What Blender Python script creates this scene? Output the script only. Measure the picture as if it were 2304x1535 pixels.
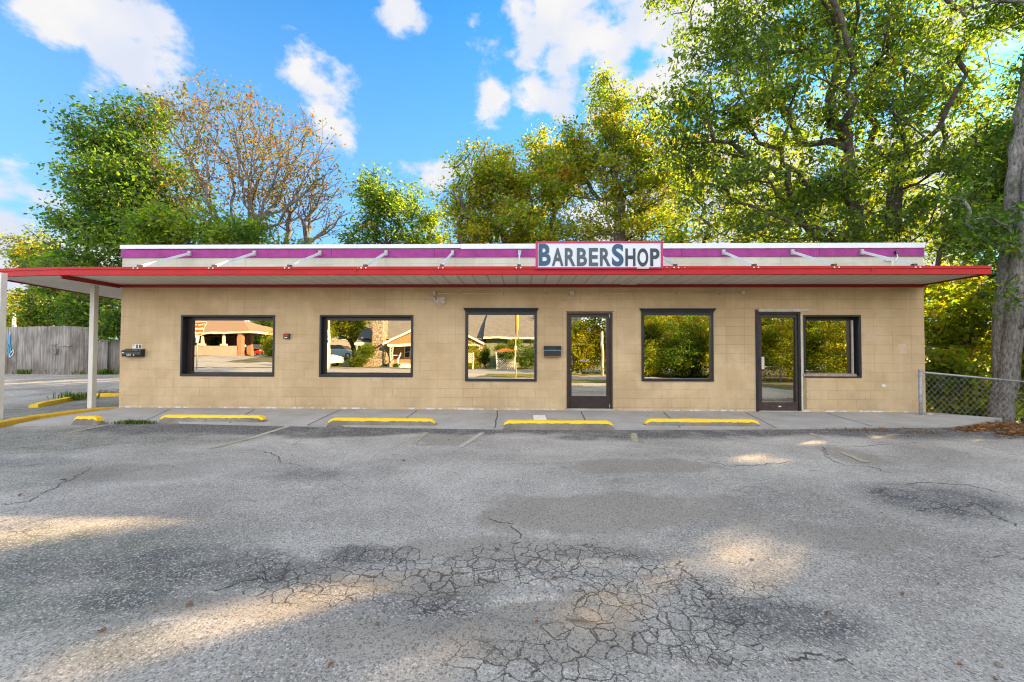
import bpy, math, random
import numpy as np
from mathutils import Vector, Matrix
R_ = math.radians
sc = bpy.context.scene
COL = sc.collection
for o in list(bpy.data.objects): bpy.data.objects.remove(o)

# ------------------------------------------------------------------ camera
F, YAW, PITCH, ROLL, H, D = 958.45, .0228, .0237, .0031, 1.331, 9.655
CAM = np.array([0, 0, H])
FW = np.array([-math.sin(YAW)*math.cos(PITCH), math.cos(YAW)*math.cos(PITCH), math.sin(PITCH)])
_r = np.array([math.cos(YAW), math.sin(YAW), 0]); _u = np.cross(_r, FW)
RT = math.cos(ROLL)*_r+math.sin(ROLL)*_u
UP = -math.sin(ROLL)*_r+math.cos(ROLL)*_u
cam = bpy.data.cameras.new('camera'); co = bpy.data.objects.new('camera', cam); COL.objects.link(co)
M = Matrix([[RT[0], UP[0], -FW[0], 0], [RT[1], UP[1], -FW[1], 0], [RT[2], UP[2], -FW[2], H], [0, 0, 0, 1]])
co.matrix_world = M
cam.sensor_width = 36; cam.lens = F/2304*36; cam.clip_start = .05; cam.clip_end = 2000
sc.camera = co

def ray(px, py): return FW+RT*((px-1152)/F)+UP*((767.5-py)/F)
def AY(px, py, Y):            # a measured place on an upright plane parallel to the front wall
    d = ray(px, py); return CAM+d*(Y/d[1])
def AZ(px, py, z):            # a measured place on a level plane
    d = ray(px, py); return CAM+d*((z-H)/d[2])
def RF(px, py, dep):          # a place across the street, seen mirrored in the shop windows
    p = AY(px, py, dep); return np.array([p[0], 2*D-dep, p[2]])

# ------------------------------------------------------------------ light
SUN_AZ, SUN_EL = R_(57), R_(19)
SV = np.array([math.sin(SUN_AZ)*math.cos(SUN_EL), math.cos(SUN_AZ)*math.cos(SUN_EL), math.sin(SUN_EL)])
sl = bpy.data.lights.new('sun', 'SUN'); sl.energy = 5.0; sl.angle = R_(.55); sl.color = (1, .68, .34)
so = bpy.data.objects.new('sun', sl); COL.objects.link(so)
so.rotation_euler = Vector(SV).to_track_quat('Z', 'Y').to_euler(); so.location = (40, 25, 20)

w = bpy.data.worlds.new('World'); sc.world = w; w.use_nodes = True
def world():
    nt = w.node_tree; N = nt.nodes; L = nt.links; N.clear()
    out = N.new('ShaderNodeOutputWorld'); bg = N.new('ShaderNodeBackground')
    sky = N.new('ShaderNodeTexSky'); sky.sky_type = 'NISHITA'; sky.sun_disc = False
    sky.sun_elevation = SUN_EL; sky.sun_rotation = SUN_AZ; sky.ozone_density = 2.2; sky.dust_density = .35; sky.air_density = 1.0
    tc = N.new('ShaderNodeTexCoord'); V = tc.outputs['Generated']
    def m(op, a, b=None, c=None, clamp=False):
        n = N.new('ShaderNodeMath'); n.operation = op; n.use_clamp = clamp
        for i, x in enumerate((a, b, c)):
            if x is None: continue
            if isinstance(x, (int, float)): n.inputs[i].default_value = x
            else: L.new(x, n.inputs[i])
        return n.outputs[0]
    def mr(v, a, b, c=0., d=1., t='SMOOTHSTEP'):
        n = N.new('ShaderNodeMapRange'); n.interpolation_type = t
        L.new(v, n.inputs[0])
        for i, x in enumerate((a, b, c, d)): n.inputs[i+1].default_value = x
        return n.outputs[0]
    sep = N.new('ShaderNodeSeparateXYZ'); L.new(V, sep.inputs[0])
    no = N.new('ShaderNodeTexNoise'); no.inputs['Scale'].default_value = 7.5; no.inputs['Detail'].default_value = 9; no.inputs['Roughness'].default_value = .58
    mp = N.new('ShaderNodeMapping'); mp.inputs['Scale'].default_value = (1, 1, 1.5); L.new(V, mp.inputs[0]); L.new(mp.outputs[0], no.inputs['Vector'])
    nz = no.outputs['Fac']
    cl = None
    for (px, py, r, k) in [(120, -5, .07, .95), (205, 15, .09, .95), (310, 40, .06, .9), (240, 85, .05, .8), (292, 155, .075, 1.05), (240, 185, .05, .8), (680, 170, .075, 1.15), (715, 205, .085, 1.2), (738, 248, .05, 1),
                           (905, 10, .045, .65), (1160, 20, .10, .9), (1270, -10, .14, 1), (1430, 40, .13, 1), (1190, 110, .07, 1), (1260, 150, .08, 1), (1380, 120, .12, 1), (1110, 220, .05, .85), (1200, 195, .06, .9),
                           (1262, 268, .04, 1), (1470, 190, .11, 1), (1560, 100, .16, 1), (2290, 250, .12, .8), (980, 430, .07, .6), (0, 560, .16, .8), (30, 640, .18, .9), (120, 650, .16, .8),
                           (1700, 470, .35, .8), (2000, 480, .35, .9), (1350, 520, .2, .8)]:
        d = ray(px, py); d = d/np.linalg.norm(d)
        vd = N.new('ShaderNodeVectorMath'); vd.operation = 'DISTANCE'; L.new(V, vd.inputs[0]); vd.inputs[1].default_value = tuple(d)
        b = m('MULTIPLY', m('SUBTRACT', 1, m('DIVIDE', vd.outputs['Value'], r)), k)
        cl = b if cl is None else m('MAXIMUM', cl, b)
    cl = m('MAXIMUM', cl, -1.3)
    dens = m('ADD', cl, m('MULTIPLY', m('SUBTRACT', nz, .5), 3.7))
    # unseen bright cloud behind and overhead, added to light the shaded front and lot
    back = m('MAXIMUM', mr(sep.outputs[1], .12, -.35), mr(sep.outputs[2], .72, .88))
    back = m('MULTIPLY', back, m('ADD', .88, m('MULTIPLY', m('SUBTRACT', nz, .5), 2.)), clamp=True)
    mask = m('MAXIMUM', mr(dens, .16, .72), back)
    n2 = N.new('ShaderNodeTexNoise'); n2.inputs['Scale'].default_value = 9; n2.inputs['Detail'].default_value = 5; L.new(V, n2.inputs['Vector'])
    core = mr(n2.outputs['Fac'], .3, .68)
    ccol = N.new('ShaderNodeMix'); ccol.data_type = 'RGBA'; L.new(core, ccol.inputs[0])
    ccol.inputs[6].default_value = (.78, .84, .98, 1); ccol.inputs[7].default_value = (1, .98, .97, 1)
    cs = m('ADD', CLOUD_F, m('MULTIPLY', mr(sep.outputs[1], .12, -.35), m('ADD', CLOUD_B, mr(sep.outputs[2], .5, .0, 0, 5.5))))  # rear cloud made brighter, most near the horizon, to lift light under the canopy
    cc = N.new('ShaderNodeVectorMath'); cc.operation = 'SCALE'; L.new(ccol.outputs[2], cc.inputs[0]); L.new(cs, cc.inputs['Scale'])
    # sky tone
    tint = N.new('ShaderNodeMix'); tint.data_type = 'RGBA'; tint.blend_type = 'MULTIPLY'; tint.inputs[0].default_value = 1
    L.new(sky.outputs[0], tint.inputs[6]); tint.inputs[7].default_value = SKY_TINT
    sk = N.new('ShaderNodeVectorMath'); sk.operation = 'SCALE'; L.new(tint.outputs[2], sk.inputs[0]); sk.inputs['Scale'].default_value = SKY_S
    # the blue pales towards the horizon
    pl = N.new('ShaderNodeMix'); pl.data_type = 'RGBA'; L.new(mr(sep.outputs[2], .70, .02, 0, .85, 'LINEAR'), pl.inputs[0]); L.new(sk.outputs[0], pl.inputs[6]); pl.inputs[7].default_value = (1.0, 1.62, 2.2, 1)
    sk = N.new('ShaderNodeVectorMath'); sk.operation = 'SCALE'; L.new(pl.outputs[2], sk.inputs[0]); sk.inputs['Scale'].default_value = 1
    mx = N.new('ShaderNodeMix'); mx.data_type = 'RGBA'; L.new(mask, mx.inputs[0]); L.new(sk.outputs[0], mx.inputs[6]); L.new(cc.outputs[0], mx.inputs[7])
    L.new(mx.outputs[2], bg.inputs[0]); bg.inputs[1].default_value = .1
    L.new(bg.outputs[0], out.inputs[0])
CLOUD_F, CLOUD_B = 2.1, 3.7      # cloud radiance before the 0.1 background strength
SKY_TINT = (.30, 1.2, 1.75, 1); SKY_S = .5
world()
try: w.cycles.sampling_method = 'MANUAL'; w.cycles.sample_map_resolution = 512
except Exception: pass
vs = sc.view_settings
vs.view_transform = 'Standard'; vs.look = 'None'; vs.gamma = 1; vs.use_curve_mapping = False; vs.exposure = 2.2
cy = sc.cycles
cy.max_bounces = 7; cy.diffuse_bounces = 4; cy.glossy_bounces = 4; cy.transmission_bounces = 4; cy.transparent_max_bounces = 4
cy.caustics_reflective = False; cy.caustics_refractive = False; cy.sample_clamp_indirect = 6
cy.use_denoising = True
sc.render.filter_size = 1.15
cy.pixel_filter_type = 'BLACKMAN_HARRIS'; cy.filter_width = 1.15
try: cy.denoiser = 'OPENIMAGEDENOISE'; cy.denoising_prefilter = 'NONE'
except Exception: pass

# ------------------------------------------------------------------ helpers
rnd = random.Random(5)
NP = np.random.default_rng(7)
class MB:
    def __init__(s): s.v = []; s.f = []
    def add(s, vs_, fs):
        o = len(s.v); s.v += [tuple(map(float, p)) for p in vs_]; s.f += [tuple(o+i for i in f) for f in fs]; return s
    def box(s, x0, x1, y0, y1, z0, z1):
        return s.add([(x0, y0, z0), (x1, y0, z0), (x1, y1, z0), (x0, y1, z0), (x0, y0, z1), (x1, y0, z1), (x1, y1, z1), (x0, y1, z1)],
                     [(0, 3, 2, 1), (4, 5, 6, 7), (0, 1, 5, 4), (1, 2, 6, 5), (2, 3, 7, 6), (3, 0, 4, 7)])
    def quad(s, a, b, c, d): return s.add([a, b, c, d], [(0, 1, 2, 3)])
    def prism(s, pts, axis, a, b):   # polygon pts extruded along axis (0,1,2) from a to b
        n = len(pts)
        def mk(p, t):
            l = list(p); l.insert(axis, t); return l
        vv = [mk(p, a) for p in pts]+[mk(p, b) for p in pts]
        ff = [tuple(range(n)), tuple(range(2*n-1, n-1, -1))]+[(i, i+n, (i+1) % n+n, (i+1) % n) for i in range(n)]
        return s.add(vv, ff)
    def tube(s, pts, rad, n=8, cap=True):
        pts = [np.asarray(p, float) for p in pts]; k = len(pts)
        if not hasattr(rad, '__len__'): rad = [rad]*k
        t0 = pts[1]-pts[0]; a = np.cross(t0, [0, 0, 1.])
        if np.linalg.norm(a) < 1e-6: a = np.array([1., 0, 0])
        a /= np.linalg.norm(a); vv = []
        for i in range(k):
            t = pts[min(i+1, k-1)]-pts[max(i-1, 0)]; t = t/(np.linalg.norm(t)+1e-9)
            a = a-t*(a@t); a /= (np.linalg.norm(a)+1e-9); b = np.cross(t, a)
            for j in range(n):
                q = 2*math.pi*j/n; vv.append(pts[i]+(a*math.cos(q)+b*math.sin(q))*rad[i])
        ff = [(i*n+j, i*n+(j+1) % n, (i+1)*n+(j+1) % n, (i+1)*n+j) for i in range(k-1) for j in range(n)]
        if cap: ff += [tuple(range(n-1, -1, -1)), tuple(range((k-1)*n, k*n))]
        return s.add(vv, ff)
    def bar(s, a, b, wd, th):      # rectangular bar from a to b; wd sideways, th upright
        a, b = np.asarray(a, float), np.asarray(b, float); t = b-a; t /= np.linalg.norm(t)
        x = np.cross(t, [0, 0, 1.]); x = np.array([1., 0, 0]) if np.linalg.norm(x) < 1e-6 else x/np.linalg.norm(x); u = np.cross(x, t)
        q = [(-1, -1), (1, -1), (1, 1), (-1, 1)]
        vv = [p+x*i*wd/2+u*j*th/2 for p in (a, b) for i, j in q]
        return s.add(vv, [(0, 3, 2, 1), (4, 5, 6, 7), (0, 1, 5, 4), (1, 2, 6, 5), (2, 3, 7, 6), (3, 0, 4, 7)])
    def ball(s, c, r, sx=1, sy=1, sz=1, n=10, k=6):
        vv = []; ff = []
        for i in range(k+1):
            th = math.pi*i/k
            for j in range(n):
                q = 2*math.pi*j/n; vv.append((c[0]+r*sx*math.sin(th)*math.cos(q), c[1]+r*sy*math.sin(th)*math.sin(q), c[2]+r*sz*math.cos(th)))
        for i in range(k):
            for j in range(n): ff.append((i*n+j, (i+1)*n+j, (i+1)*n+(j+1) % n, i*n+(j+1) % n))
        return s.add(vv, ff)
    def build(s, name, mat, parent=None, smooth=False, bevel=0, label=None, kind=None):
        og = worg(parent); me = bpy.data.meshes.new(name)
        me.from_pydata([(x-og[0], y-og[1], z-og[2]) for x, y, z in s.v], [], s.f)
        return finish(name, me, mat, parent, smooth, bevel, label, kind)
def worg(p):
    o = np.zeros(3)
    while p is not None: o = o+np.array(p.location); p = p.parent
    return o
def finish(name, me, mat, parent, smooth=False, bevel=0, label=None, kind=None):
    me.materials.append(mat)
    if smooth: me.polygons.foreach_set('use_smooth', [True]*len(me.polygons))
    o = bpy.data.objects.new(name, me); COL.objects.link(o)
    if parent is not None: o.parent = parent
    if bevel:
        b = o.modifiers.new('bevel', 'BEVEL'); b.width = bevel; b.segments = 2; b.limit_method = 'ANGLE'
    if label: o['label'] = label
    if kind: o['kind'] = kind
    return o
def thing(name, label, cat, loc=(0, 0, 0), group=None):
    o = bpy.data.objects.new(name, None); COL.objects.link(o); o.location = tuple(map(float, loc)); o.empty_display_size = .2
    return tag(o, label, cat, group)
def tag(o, label, cat, group=None):
    o['label'] = label; o['category'] = cat
    if group: o['group'] = group
    return o
def copy_tree(root, loc, rz=0, scale=None, label=None):
    r = root.copy(); COL.objects.link(r); r.location = tuple(map(float, loc)); r.rotation_euler = (0, 0, rz)
    if scale: r.scale = scale
    if label: r['label'] = label
    for ch in list(root.children):
        c = ch.copy(); COL.objects.link(c); c.parent = r
        for g in list(ch.children):
            d = g.copy(); COL.objects.link(d); d.parent = c
    return r
def np_mesh(name, V, Fq, attrs=None):
    """quads/tris from numpy; attrs: {name: per-vertex float}"""
    me = bpy.data.meshes.new(name); n = len(V); k = Fq.shape[1]
    me.vertices.add(n); me.vertices.foreach_set('co', np.ascontiguousarray(V, dtype=np.float32).ravel())
    me.loops.add(Fq.size); me.loops.foreach_set('vertex_index', np.ascontiguousarray(Fq, dtype=np.int32).ravel())
    me.polygons.add(len(Fq)); me.polygons.foreach_set('loop_start', np.arange(0, Fq.size, k, dtype=np.int32)); me.polygons.foreach_set('loop_total', np.full(len(Fq), k, dtype=np.int32))
    me.update(calc_edges=True)
    for a, d in (attrs or {}).items():
        at = me.attributes.new(a, 'FLOAT', 'POINT'); at.data.foreach_set('value', np.ascontiguousarray(d, dtype=np.float32))
    return me

# ------------------------------------------------------------------ materials
class NT:
    def __init__(s, name):
        s.m = bpy.data.materials.new(name); s.m.use_nodes = True; s.t = s.m.node_tree; s.N = s.t.nodes; s.L = s.t.links
        s.p = s.N['Principled BSDF']; s.out = s.N['Material Output']; s._v = None
    def vec(s):
        if s._v is None: s._v = s.N.new('ShaderNodeNewGeometry').outputs['Position']
        return s._v
    def scaled(s, sx, sy, sz, v=None):
        n = s.N.new('ShaderNodeMapping'); n.inputs['Scale'].default_value = (sx, sy, sz); s.L.new(v or s.vec(), n.inputs[0]); return n.outputs[0]
    def set(s, sock, x):
        if isinstance(x, (int, float)): sock.default_value = x
        elif isinstance(x, tuple): sock.default_value = x if len(x) == 4 else (*x, 1)
        else: s.L.new(x, sock)
    def noise(s, sc_, det=4, rough=.55, v=None, dist=0, col=False):
        n = s.N.new('ShaderNodeTexNoise'); n.inputs['Scale'].default_value = sc_; n.inputs['Detail'].default_value = det; n.inputs['Roughness'].default_value = rough; n.inputs['Distortion'].default_value = dist
        s.L.new(v or s.vec(), n.inputs['Vector']); return n.outputs['Color' if col else 'Fac']
    def vor(s, sc_, feat='F1', out='Distance', v=None):
        n = s.N.new('ShaderNodeTexVoronoi'); n.feature = feat; n.inputs['Scale'].default_value = sc_; s.L.new(v or s.vec(), n.inputs['Vector']); return n.outputs[out]
    def mr(s, v, a, b, c=0., d=1.):
        n = s.N.new('ShaderNodeMapRange'); s.L.new(v, n.inputs[0])
        for i, x in enumerate((a, b, c, d)): n.inputs[i+1].default_value = x
        return n.outputs[0]
    def math(s, op, a, b=0., clamp=False):
        n = s.N.new('ShaderNodeMath'); n.operation = op; n.use_clamp = clamp; s.set(n.inputs[0], a); s.set(n.inputs[1], b); return n.outputs[0]
    def mix(s, f, a, b, mode='MIX'):
        n = s.N.new('ShaderNodeMix'); n.data_type = 'RGBA'; n.blend_type = mode; s.set(n.inputs[0], f); s.set(n.inputs[6], a); s.set(n.inputs[7], b); return n.outputs[2]
    def ramp(s, f, stops):
        n = s.N.new('ShaderNodeValToRGB'); e = n.color_ramp.elements
        while len(e) < len(stops): e.new(.5)
        for i, (p, c) in enumerate(stops): e[i].position = p; e[i].color = (*c, 1)
        s.L.new(f, n.inputs[0]); return n.outputs[0]
    def attr(s, a):
        n = s.N.new('ShaderNodeAttribute'); n.attribute_name = a; return n.outputs['Fac']
    def bump(s, h, st=.5, dist=.01, prev=None):
        n = s.N.new('ShaderNodeBump'); n.inputs['Strength'].default_value = st; n.inputs['Distance'].default_value = dist; s.L.new(h, n.inputs['Height'])
        if prev is not None: s.L.new(prev, n.inputs['Normal'])
        return n.outputs[0]
    def done(s, col=None, rough=None, nrm=None, metal=None, spec=None):
        if col is not None: s.set(s.p.inputs['Base Color'], col)
        if rough is not None: s.set(s.p.inputs['Roughness'], rough)
        if nrm is not None: s.L.new(nrm, s.p.inputs['Normal'])
        if metal is not None: s.p.inputs['Metallic'].default_value = metal
        if spec is not None: s.p.inputs['Specular IOR Level'].default_value = spec
        return s.m
def paint(name, c, rough=.5, var=.18, sc_=3., bump=.15, metal=0, chips=None, spec=.4):
    t = NT(name); n = t.noise(sc_, 6, .65); f = t.noise(60, 3)
    d = tuple(x*(1-var) for x in c); l = tuple(min(1, x*(1+var*.7)) for x in c)
    col = t.mix(t.mr(n, .3, .7), d, l)
    if chips:
        k = t.noise(9, 9, .75); col = t.mix(t.mr(k, chips[0], chips[0]+.03), col, chips[1])
    return t.done(col, t.math('ADD', rough, t.math('MULTIPLY', t.math('SUBTRACT', n, .5), .25)), t.bump(f, bump, .004), metal, spec)

def mat_block(name, A, B, zline, dirt=True):
    t = NT(name); sp = t.N.new('ShaderNodeSeparateXYZ'); t.L.new(t.vec(), sp.inputs[0])
    cb = t.N.new('ShaderNodeCombineXYZ'); t.L.new(t.math('ADD', sp.outputs[0], 40.12), cb.inputs[0]); t.L.new(t.math('ADD', sp.outputs[2], 10-zline % .2032+.2032*0), cb.inputs[1])
    wob = t.noise(2.2, 2, .5); 
    def brick(off, mort, smooth):
        b = t.N.new('ShaderNodeTexBrick'); b.offset = off; b.squash = 1; b.offset_frequency = 2
        for k, v in (('Scale', 1), ('Mortar Size', mort), ('Mortar Smooth', smooth), ('Bias', 0), ('Brick Width', .4064), ('Row Height', .2032)): b.inputs[k].default_value = v
        b.inputs['Color1'].default_value = (0, 0, 0, 1); b.inputs['Color2'].default_value = (1, 1, 1, 1); b.inputs['Mortar'].default_value = (.5, .5, .5, 1)
        t.L.new(cb.outputs[0], b.inputs['Vector']); return b
    b0, b1 = brick(0, .0045, .5), brick(.5, .0045, .5)
    low = t.mr(t.math('ADD', sp.outputs[2], t.math('MULTIPLY', t.math('SUBTRACT', t.noise(.35, 1), .5), 2.5)), 1.0, 1.02)
    fac = t.math('ADD', t.math('MULTIPLY', b0.outputs['Fac'], low), t.math('MULTIPLY', b1.outputs['Fac'], t.math('SUBTRACT', 1, low)))
    cell = t.mix(low, b1.outputs['Color'], b0.outputs['Color'])
    vis = t.mr(t.noise(1.3, 4, .65), .40, .60, .10, 1)
    jo = t.math('MULTIPLY', fac, vis); pat = t.mr(t.noise(1.1, 2, .4, t.scaled(1, 1, 1.6)), .56, .60)
    base = t.mix(t.mr(t.noise(.8, 6, .65), .40, .60), A, B)
    base = t.mix(t.math('MULTIPLY', cell, .30), base, tuple(min(1, x*1.35) for x in A))
    # faint roller marks and streaks
    st = t.noise(1, 5, .6, t.scaled(9, 9, .7)); base = t.mix(t.mr(st, .45, .8, 0, .28), base, tuple(x*.82 for x in A))
    base = t.mix(t.mr(t.noise(1.6, 4, .6), .58, .72, 0, .35), base, tuple(min(1, x*1.14) for x in B))
    base = t.mix(t.math('MULTIPLY', pat, .22), base, (A[0]*.93, A[1]*.86, A[2]*.76))
    drip = t.noise(1, 6, .7, t.scaled(6, 6, .35)); base = t.mix(t.mr(drip, .58, .72, 0, .35), base, (.62, .52, .36))
    if dirt:
        low2 = t.math('MULTIPLY', t.mr(sp.outputs[2], .55, .0), t.mr(t.noise(2.5, 5, .65), .4, .7)); base = t.mix(t.math('MULTIPLY', low2, .45), base, (.30, .25, .17))
        ch = t.math('MULTIPLY', t.mr(t.noise(7, 8, .7), .70, .72), t.mr(sp.outputs[0], 3, 8)); base = t.mix(ch, base, (.75, .72, .66))
        ed = t.math('MULTIPLY', t.mr(sp.outputs[2], .05, .015), t.mr(t.noise(5, 6, .7), .52, .57)); base = t.mix(ed, base, (.72, .70, .66))
    col = t.mix(t.math('MULTIPLY', jo, .55), base, tuple(x*.42 for x in A))
    h = t.math('ADD', t.math('MULTIPLY', fac, -1.), t.math('MULTIPLY', t.noise(38, 6, .7), .55))
    return t.done(col, .82, t.bump(h, .45, .006), spec=.25)

M_wall = mat_block('painted_block', (.49, .355, .20), (.61, .46, .275), AY(332, 669, D)[2])
M_para = mat_block('parapet_block', (.40, .385, .32), (.47, .455, .385), AY(332, 669, D)[2], False)
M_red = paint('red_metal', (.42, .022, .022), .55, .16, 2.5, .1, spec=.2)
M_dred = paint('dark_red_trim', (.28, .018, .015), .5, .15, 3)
M_purple = paint('purple_paint', (.27, .04, .19), .7, .25, 5, .3, spec=.2)
M_white = paint('white_metal', (.60, .62, .64), .45, .1, 3, .1, chips=(.70, (.35, .30, .26)))
M_post = paint('cream_post', (.66, .63, .55), .5, .1, 4)
M_black = paint('black_frame', (.022, .024, .030), .42, .3, 6, .3)
M_bronze = paint('bronze_frame', (.040, .028, .024), .38, .3, 5, .2)
M_alu = paint('aluminium', (.55, .55, .55), .35, .1, 5, .1, .6)
M_yel = paint('yellow_paint', (.85, .55, .015), .55, .12, 6, .5, chips=(.66, (.42, .38, .28)))
M_yel2 = paint('worn_yellow', (.60, .36, .03), .65, .22, 4, .5, chips=(.58, (.36, .28, .12)))
M_box = paint('black_box', (.012, .012, .014), .25, .2, 5, .05, spec=.6)
M_rust = paint('rust', (.35, .13, .04), .8, .4, 20, .5)
M_galv = paint('galvanised', (.36, .37, .38), .5, .25, 14, .3, .4)
M_cream = paint('cream_trim', (.62, .56, .44), .6, .15, 6)
M_wht = paint('white_paint', (.78, .76, .70), .55, .08, 4, .1)
M_signw = paint('sign_white', (.60, .63, .68), .35, .05, 2, .02)
M_mag = paint('sign_magenta', (.42, .02, .10), .4, .15, 3, .05)
M_blue = paint('letter_blue', (.008, .065, .13), .3, .3, 6, .02)
M_grey = paint('letter_grey', (.045, .075, .09), .3, .3, 6, .02)
M_dk = paint('letter_dark', (.016, .032, .036), .3, .45, 5, .02)
def mat_glass():
    t = NT('mirror_glass'); n = t.noise(1.6, 2, .4)
    return t.done((.72, .70, .60), 0.0, t.bump(n, .035, .03), 1.)
M_glass = mat_glass()
def mat_conc(name, A, B, dark=.5):
    t = NT(name); c = t.mix(t.mr(t.noise(1.3, 7, .65), .35, .65), A, B)
    c = t.mix(t.mr(t.noise(4, 8, .7), .60, .75, 0, dark), c, tuple(x*.35 for x in A))
    c = t.mix(t.mr(t.noise(.8, 3), .55, .7, 0, .4), c, (A[0]*1.05, A[1]*.86, A[2]*.70))
    c = t.mix(t.mr(t.noise(160, 2), .5, .75, 0, .25), c, (.5, .5, .5))
    return t.done(c, .85, t.bump(t.noise(70, 5, .7), .5, .004), spec=.3)
M_conc = mat_conc('sidewalk_concrete', (.30, .285, .26), (.40, .385, .36))
M_conc2 = mat_conc('raw_concrete', (.34, .31, .26), (.46, .43, .37), .6)
M_stop = mat_conc('stained_concrete', (.13, .115, .09), (.27, .24, .195), .8)
def mat_soffit():
    t = NT('soffit_pan'); sp = t.N.new('ShaderNodeSeparateXYZ'); t.L.new(t.vec(), sp.inputs[0])
    wv = t.math('PINGPONG', t.math('ADD', sp.outputs[0], 40), .15)
    rib = t.mr(wv, .0, .02)
    c = t.mix(t.mr(t.noise(1.2, 5), .3, .7), (.62, .60, .55), (.74, .72, .67)); c = t.mix(t.math('MULTIPLY', t.math('SUBTRACT', 1, rib), .6), c, (.2, .19, .17))
    c = t.mix(t.mr(t.noise(2, 5, .6, t.scaled(1, .3, 1)), .6, .8, 0, .4), c, (.34, .27, .18))
    return t.done(c, .5, t.bump(rib, .6, .02))
M_soff = mat_soffit()
def mat_ground():
    t = NT('old_asphalt'); P = t.vec()
    mac = t.noise(.42, 6, .6, dist=.4); mid = t.noise(2.1, 6, .65); fin = t.noise(46, 4, .7)
    base = t.mix(t.mr(mac, .38, .62), (.265, .24, .205), (.56, .52, .45))
    base = t.mix(t.mr(mid, .35, .75, 0, .55), base, (.30, .27, .225))
    # broad, long smears of dust
    sm = t.noise(.9, 5, .6, t.scaled(.5, 1.5, 1), dist=.8); base = t.mix(t.mr(sm, .52, .70, 0, .55), base, (.56, .52, .45))
    base = t.mix(t.math('MULTIPLY', t.attr('green'), t.mr(t.noise(3, 6, .7), .30, .62, .15, .8)), base, (.085, .105, .065))
    base = t.mix(t.math('MULTIPLY', t.attr('dark'), t.mr(t.noise(2.6, 7, .7), .25, .6, .3, 1)), base, (.055, .055, .055))
    base = t.mix(t.math('MULTIPLY', t.attr('sand'), .88), base, t.mix(t.noise(1.5, 5), (.27, .235, .185), (.35, .31, .25)))
    # stones of the surface
    vc = t.vor(105, out='Color'); sv = t.N.new('ShaderNodeSeparateColor'); t.L.new(vc, sv.inputs[0])
    agg = t.math('MULTIPLY', t.mr(sv.outputs[0], 0, 1), t.math('SUBTRACT', 1, t.math('MULTIPLY', t.attr('sand'), .72)))
    base = t.mix(t.mr(agg, .66, .95, 0, .62), base, (.66, .61, .54))
    base = t.mix(t.mr(sv.outputs[1], .62, .95, 0, .62), base, (.045, .043, .042))
    vc2 = t.vor(210, out='Color'); s2 = t.N.new('ShaderNodeSeparateColor'); t.L.new(vc2, s2.inputs[0])
    base = t.mix(t.mr(s2.outputs[0], .7, 1, 0, .5), base, (.45, .44, .43)); base = t.mix(t.mr(s2.outputs[1], .6, 1, 0, .5), base, (.07, .07, .07))
    # hairline crazing
    wp = t.N.new('ShaderNodeVectorMath'); wp.operation = 'ADD'; t.L.new(P, wp.inputs[0]); 
    wn = t.N.new('ShaderNodeVectorMath'); wn.operation = 'SCALE'; t.L.new(t.noise(3, 3, col=True), wn.inputs[0]); wn.inputs['Scale'].default_value = .35; t.L.new(wn.outputs[0], wp.inputs[1])
    hair = t.mr(t.vor(4.2, 'DISTANCE_TO_EDGE', v=wp.outputs[0]), .0, .022, 1, 0)
    hair = t.math('MULTIPLY', hair, t.mr(t.noise(.55, 3), .50, .62)); hair = t.math('MULTIPLY', hair, t.math('SUBTRACT', 1, t.attr('sand')))
    base = t.mix(t.math('MULTIPLY', hair, .55), base, (.05, .05, .05))
    cr = t.attr('crack'); nn = t.noise(9, 4, .7, col=True)
    def warp(k):
        a_ = t.N.new('ShaderNodeVectorMath'); a_.operation = 'SCALE'; t.L.new(nn, a_.inputs[0]); a_.inputs['Scale'].default_value = k
        b_ = t.N.new('ShaderNodeVectorMath'); b_.operation = 'ADD'; t.L.new(P, b_.inputs[0]); t.L.new(a_.outputs[0], b_.inputs[1]); 
        f_ = t.N.new('ShaderNodeMapping'); f_.inputs['Scale'].default_value = (1, 1, 0); t.L.new(b_.outputs[0], f_.inputs[0]); return f_.outputs[0]
    wv = warp(.09); wid = t.mr(t.noise(3.3, 3), .35, .7, .015, .060)
    c1 = t.math('SUBTRACT', 1, t.math('DIVIDE', t.vor(9.5, 'DISTANCE_TO_EDGE', v=wv), wid), clamp=True)
    c2 = t.math('MULTIPLY', t.math('SUBTRACT', 1, t.math('DIVIDE', t.vor(21, 'DISTANCE_TO_EDGE', v=wv), wid), clamp=True), t.mr(t.noise(1.7, 4), .48, .6))
    cc_ = t.math('MULTIPLY', t.math('MAXIMUM', c1, c2), t.mr(t.math('ADD', cr, t.math('MULTIPLY', t.math('SUBTRACT', t.noise(2.4, 5, .7), .5), 1.1)), .42, .7))
    cell = t.N.new('ShaderNodeSeparateColor'); t.L.new(t.vor(9.5, out='Color', v=wv), cell.inputs[0])
    base = t.mix(t.math('MULTIPLY', t.math('MULTIPLY', cr, cell.outputs[0]), .35), base, (.20, .185, .165))
    base = t.mix(t.math('MULTIPLY', cc_, .85), base, (.075, .065, .052))
    soil = t.mix(t.mr(t.noise(3, 6, .7), .3, .7), (.10, .075, .045), (.19, .15, .09)); soil = t.mix(t.mr(t.noise(1.1, 5), .45, .6), soil, (.07, .105, .03))
    base = t.mix(t.attr('soil'), base, soil)
    h = t.math('ADD', t.math('MULTIPLY', sv.outputs[0], .5), t.math('ADD', t.math('MULTIPLY', fin, .8), t.math('MULTIPLY', s2.outputs[0], .3)))
    h = t.math('ADD', h, t.math('MULTIPLY', hair, -1.2)); h = t.math('ADD', h, t.math('MULTIPLY', cc_, -2.6))
    return t.done(base, .9, t.bump(h, .8, .007), spec=.25)
M_ground = mat_ground()
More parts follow.
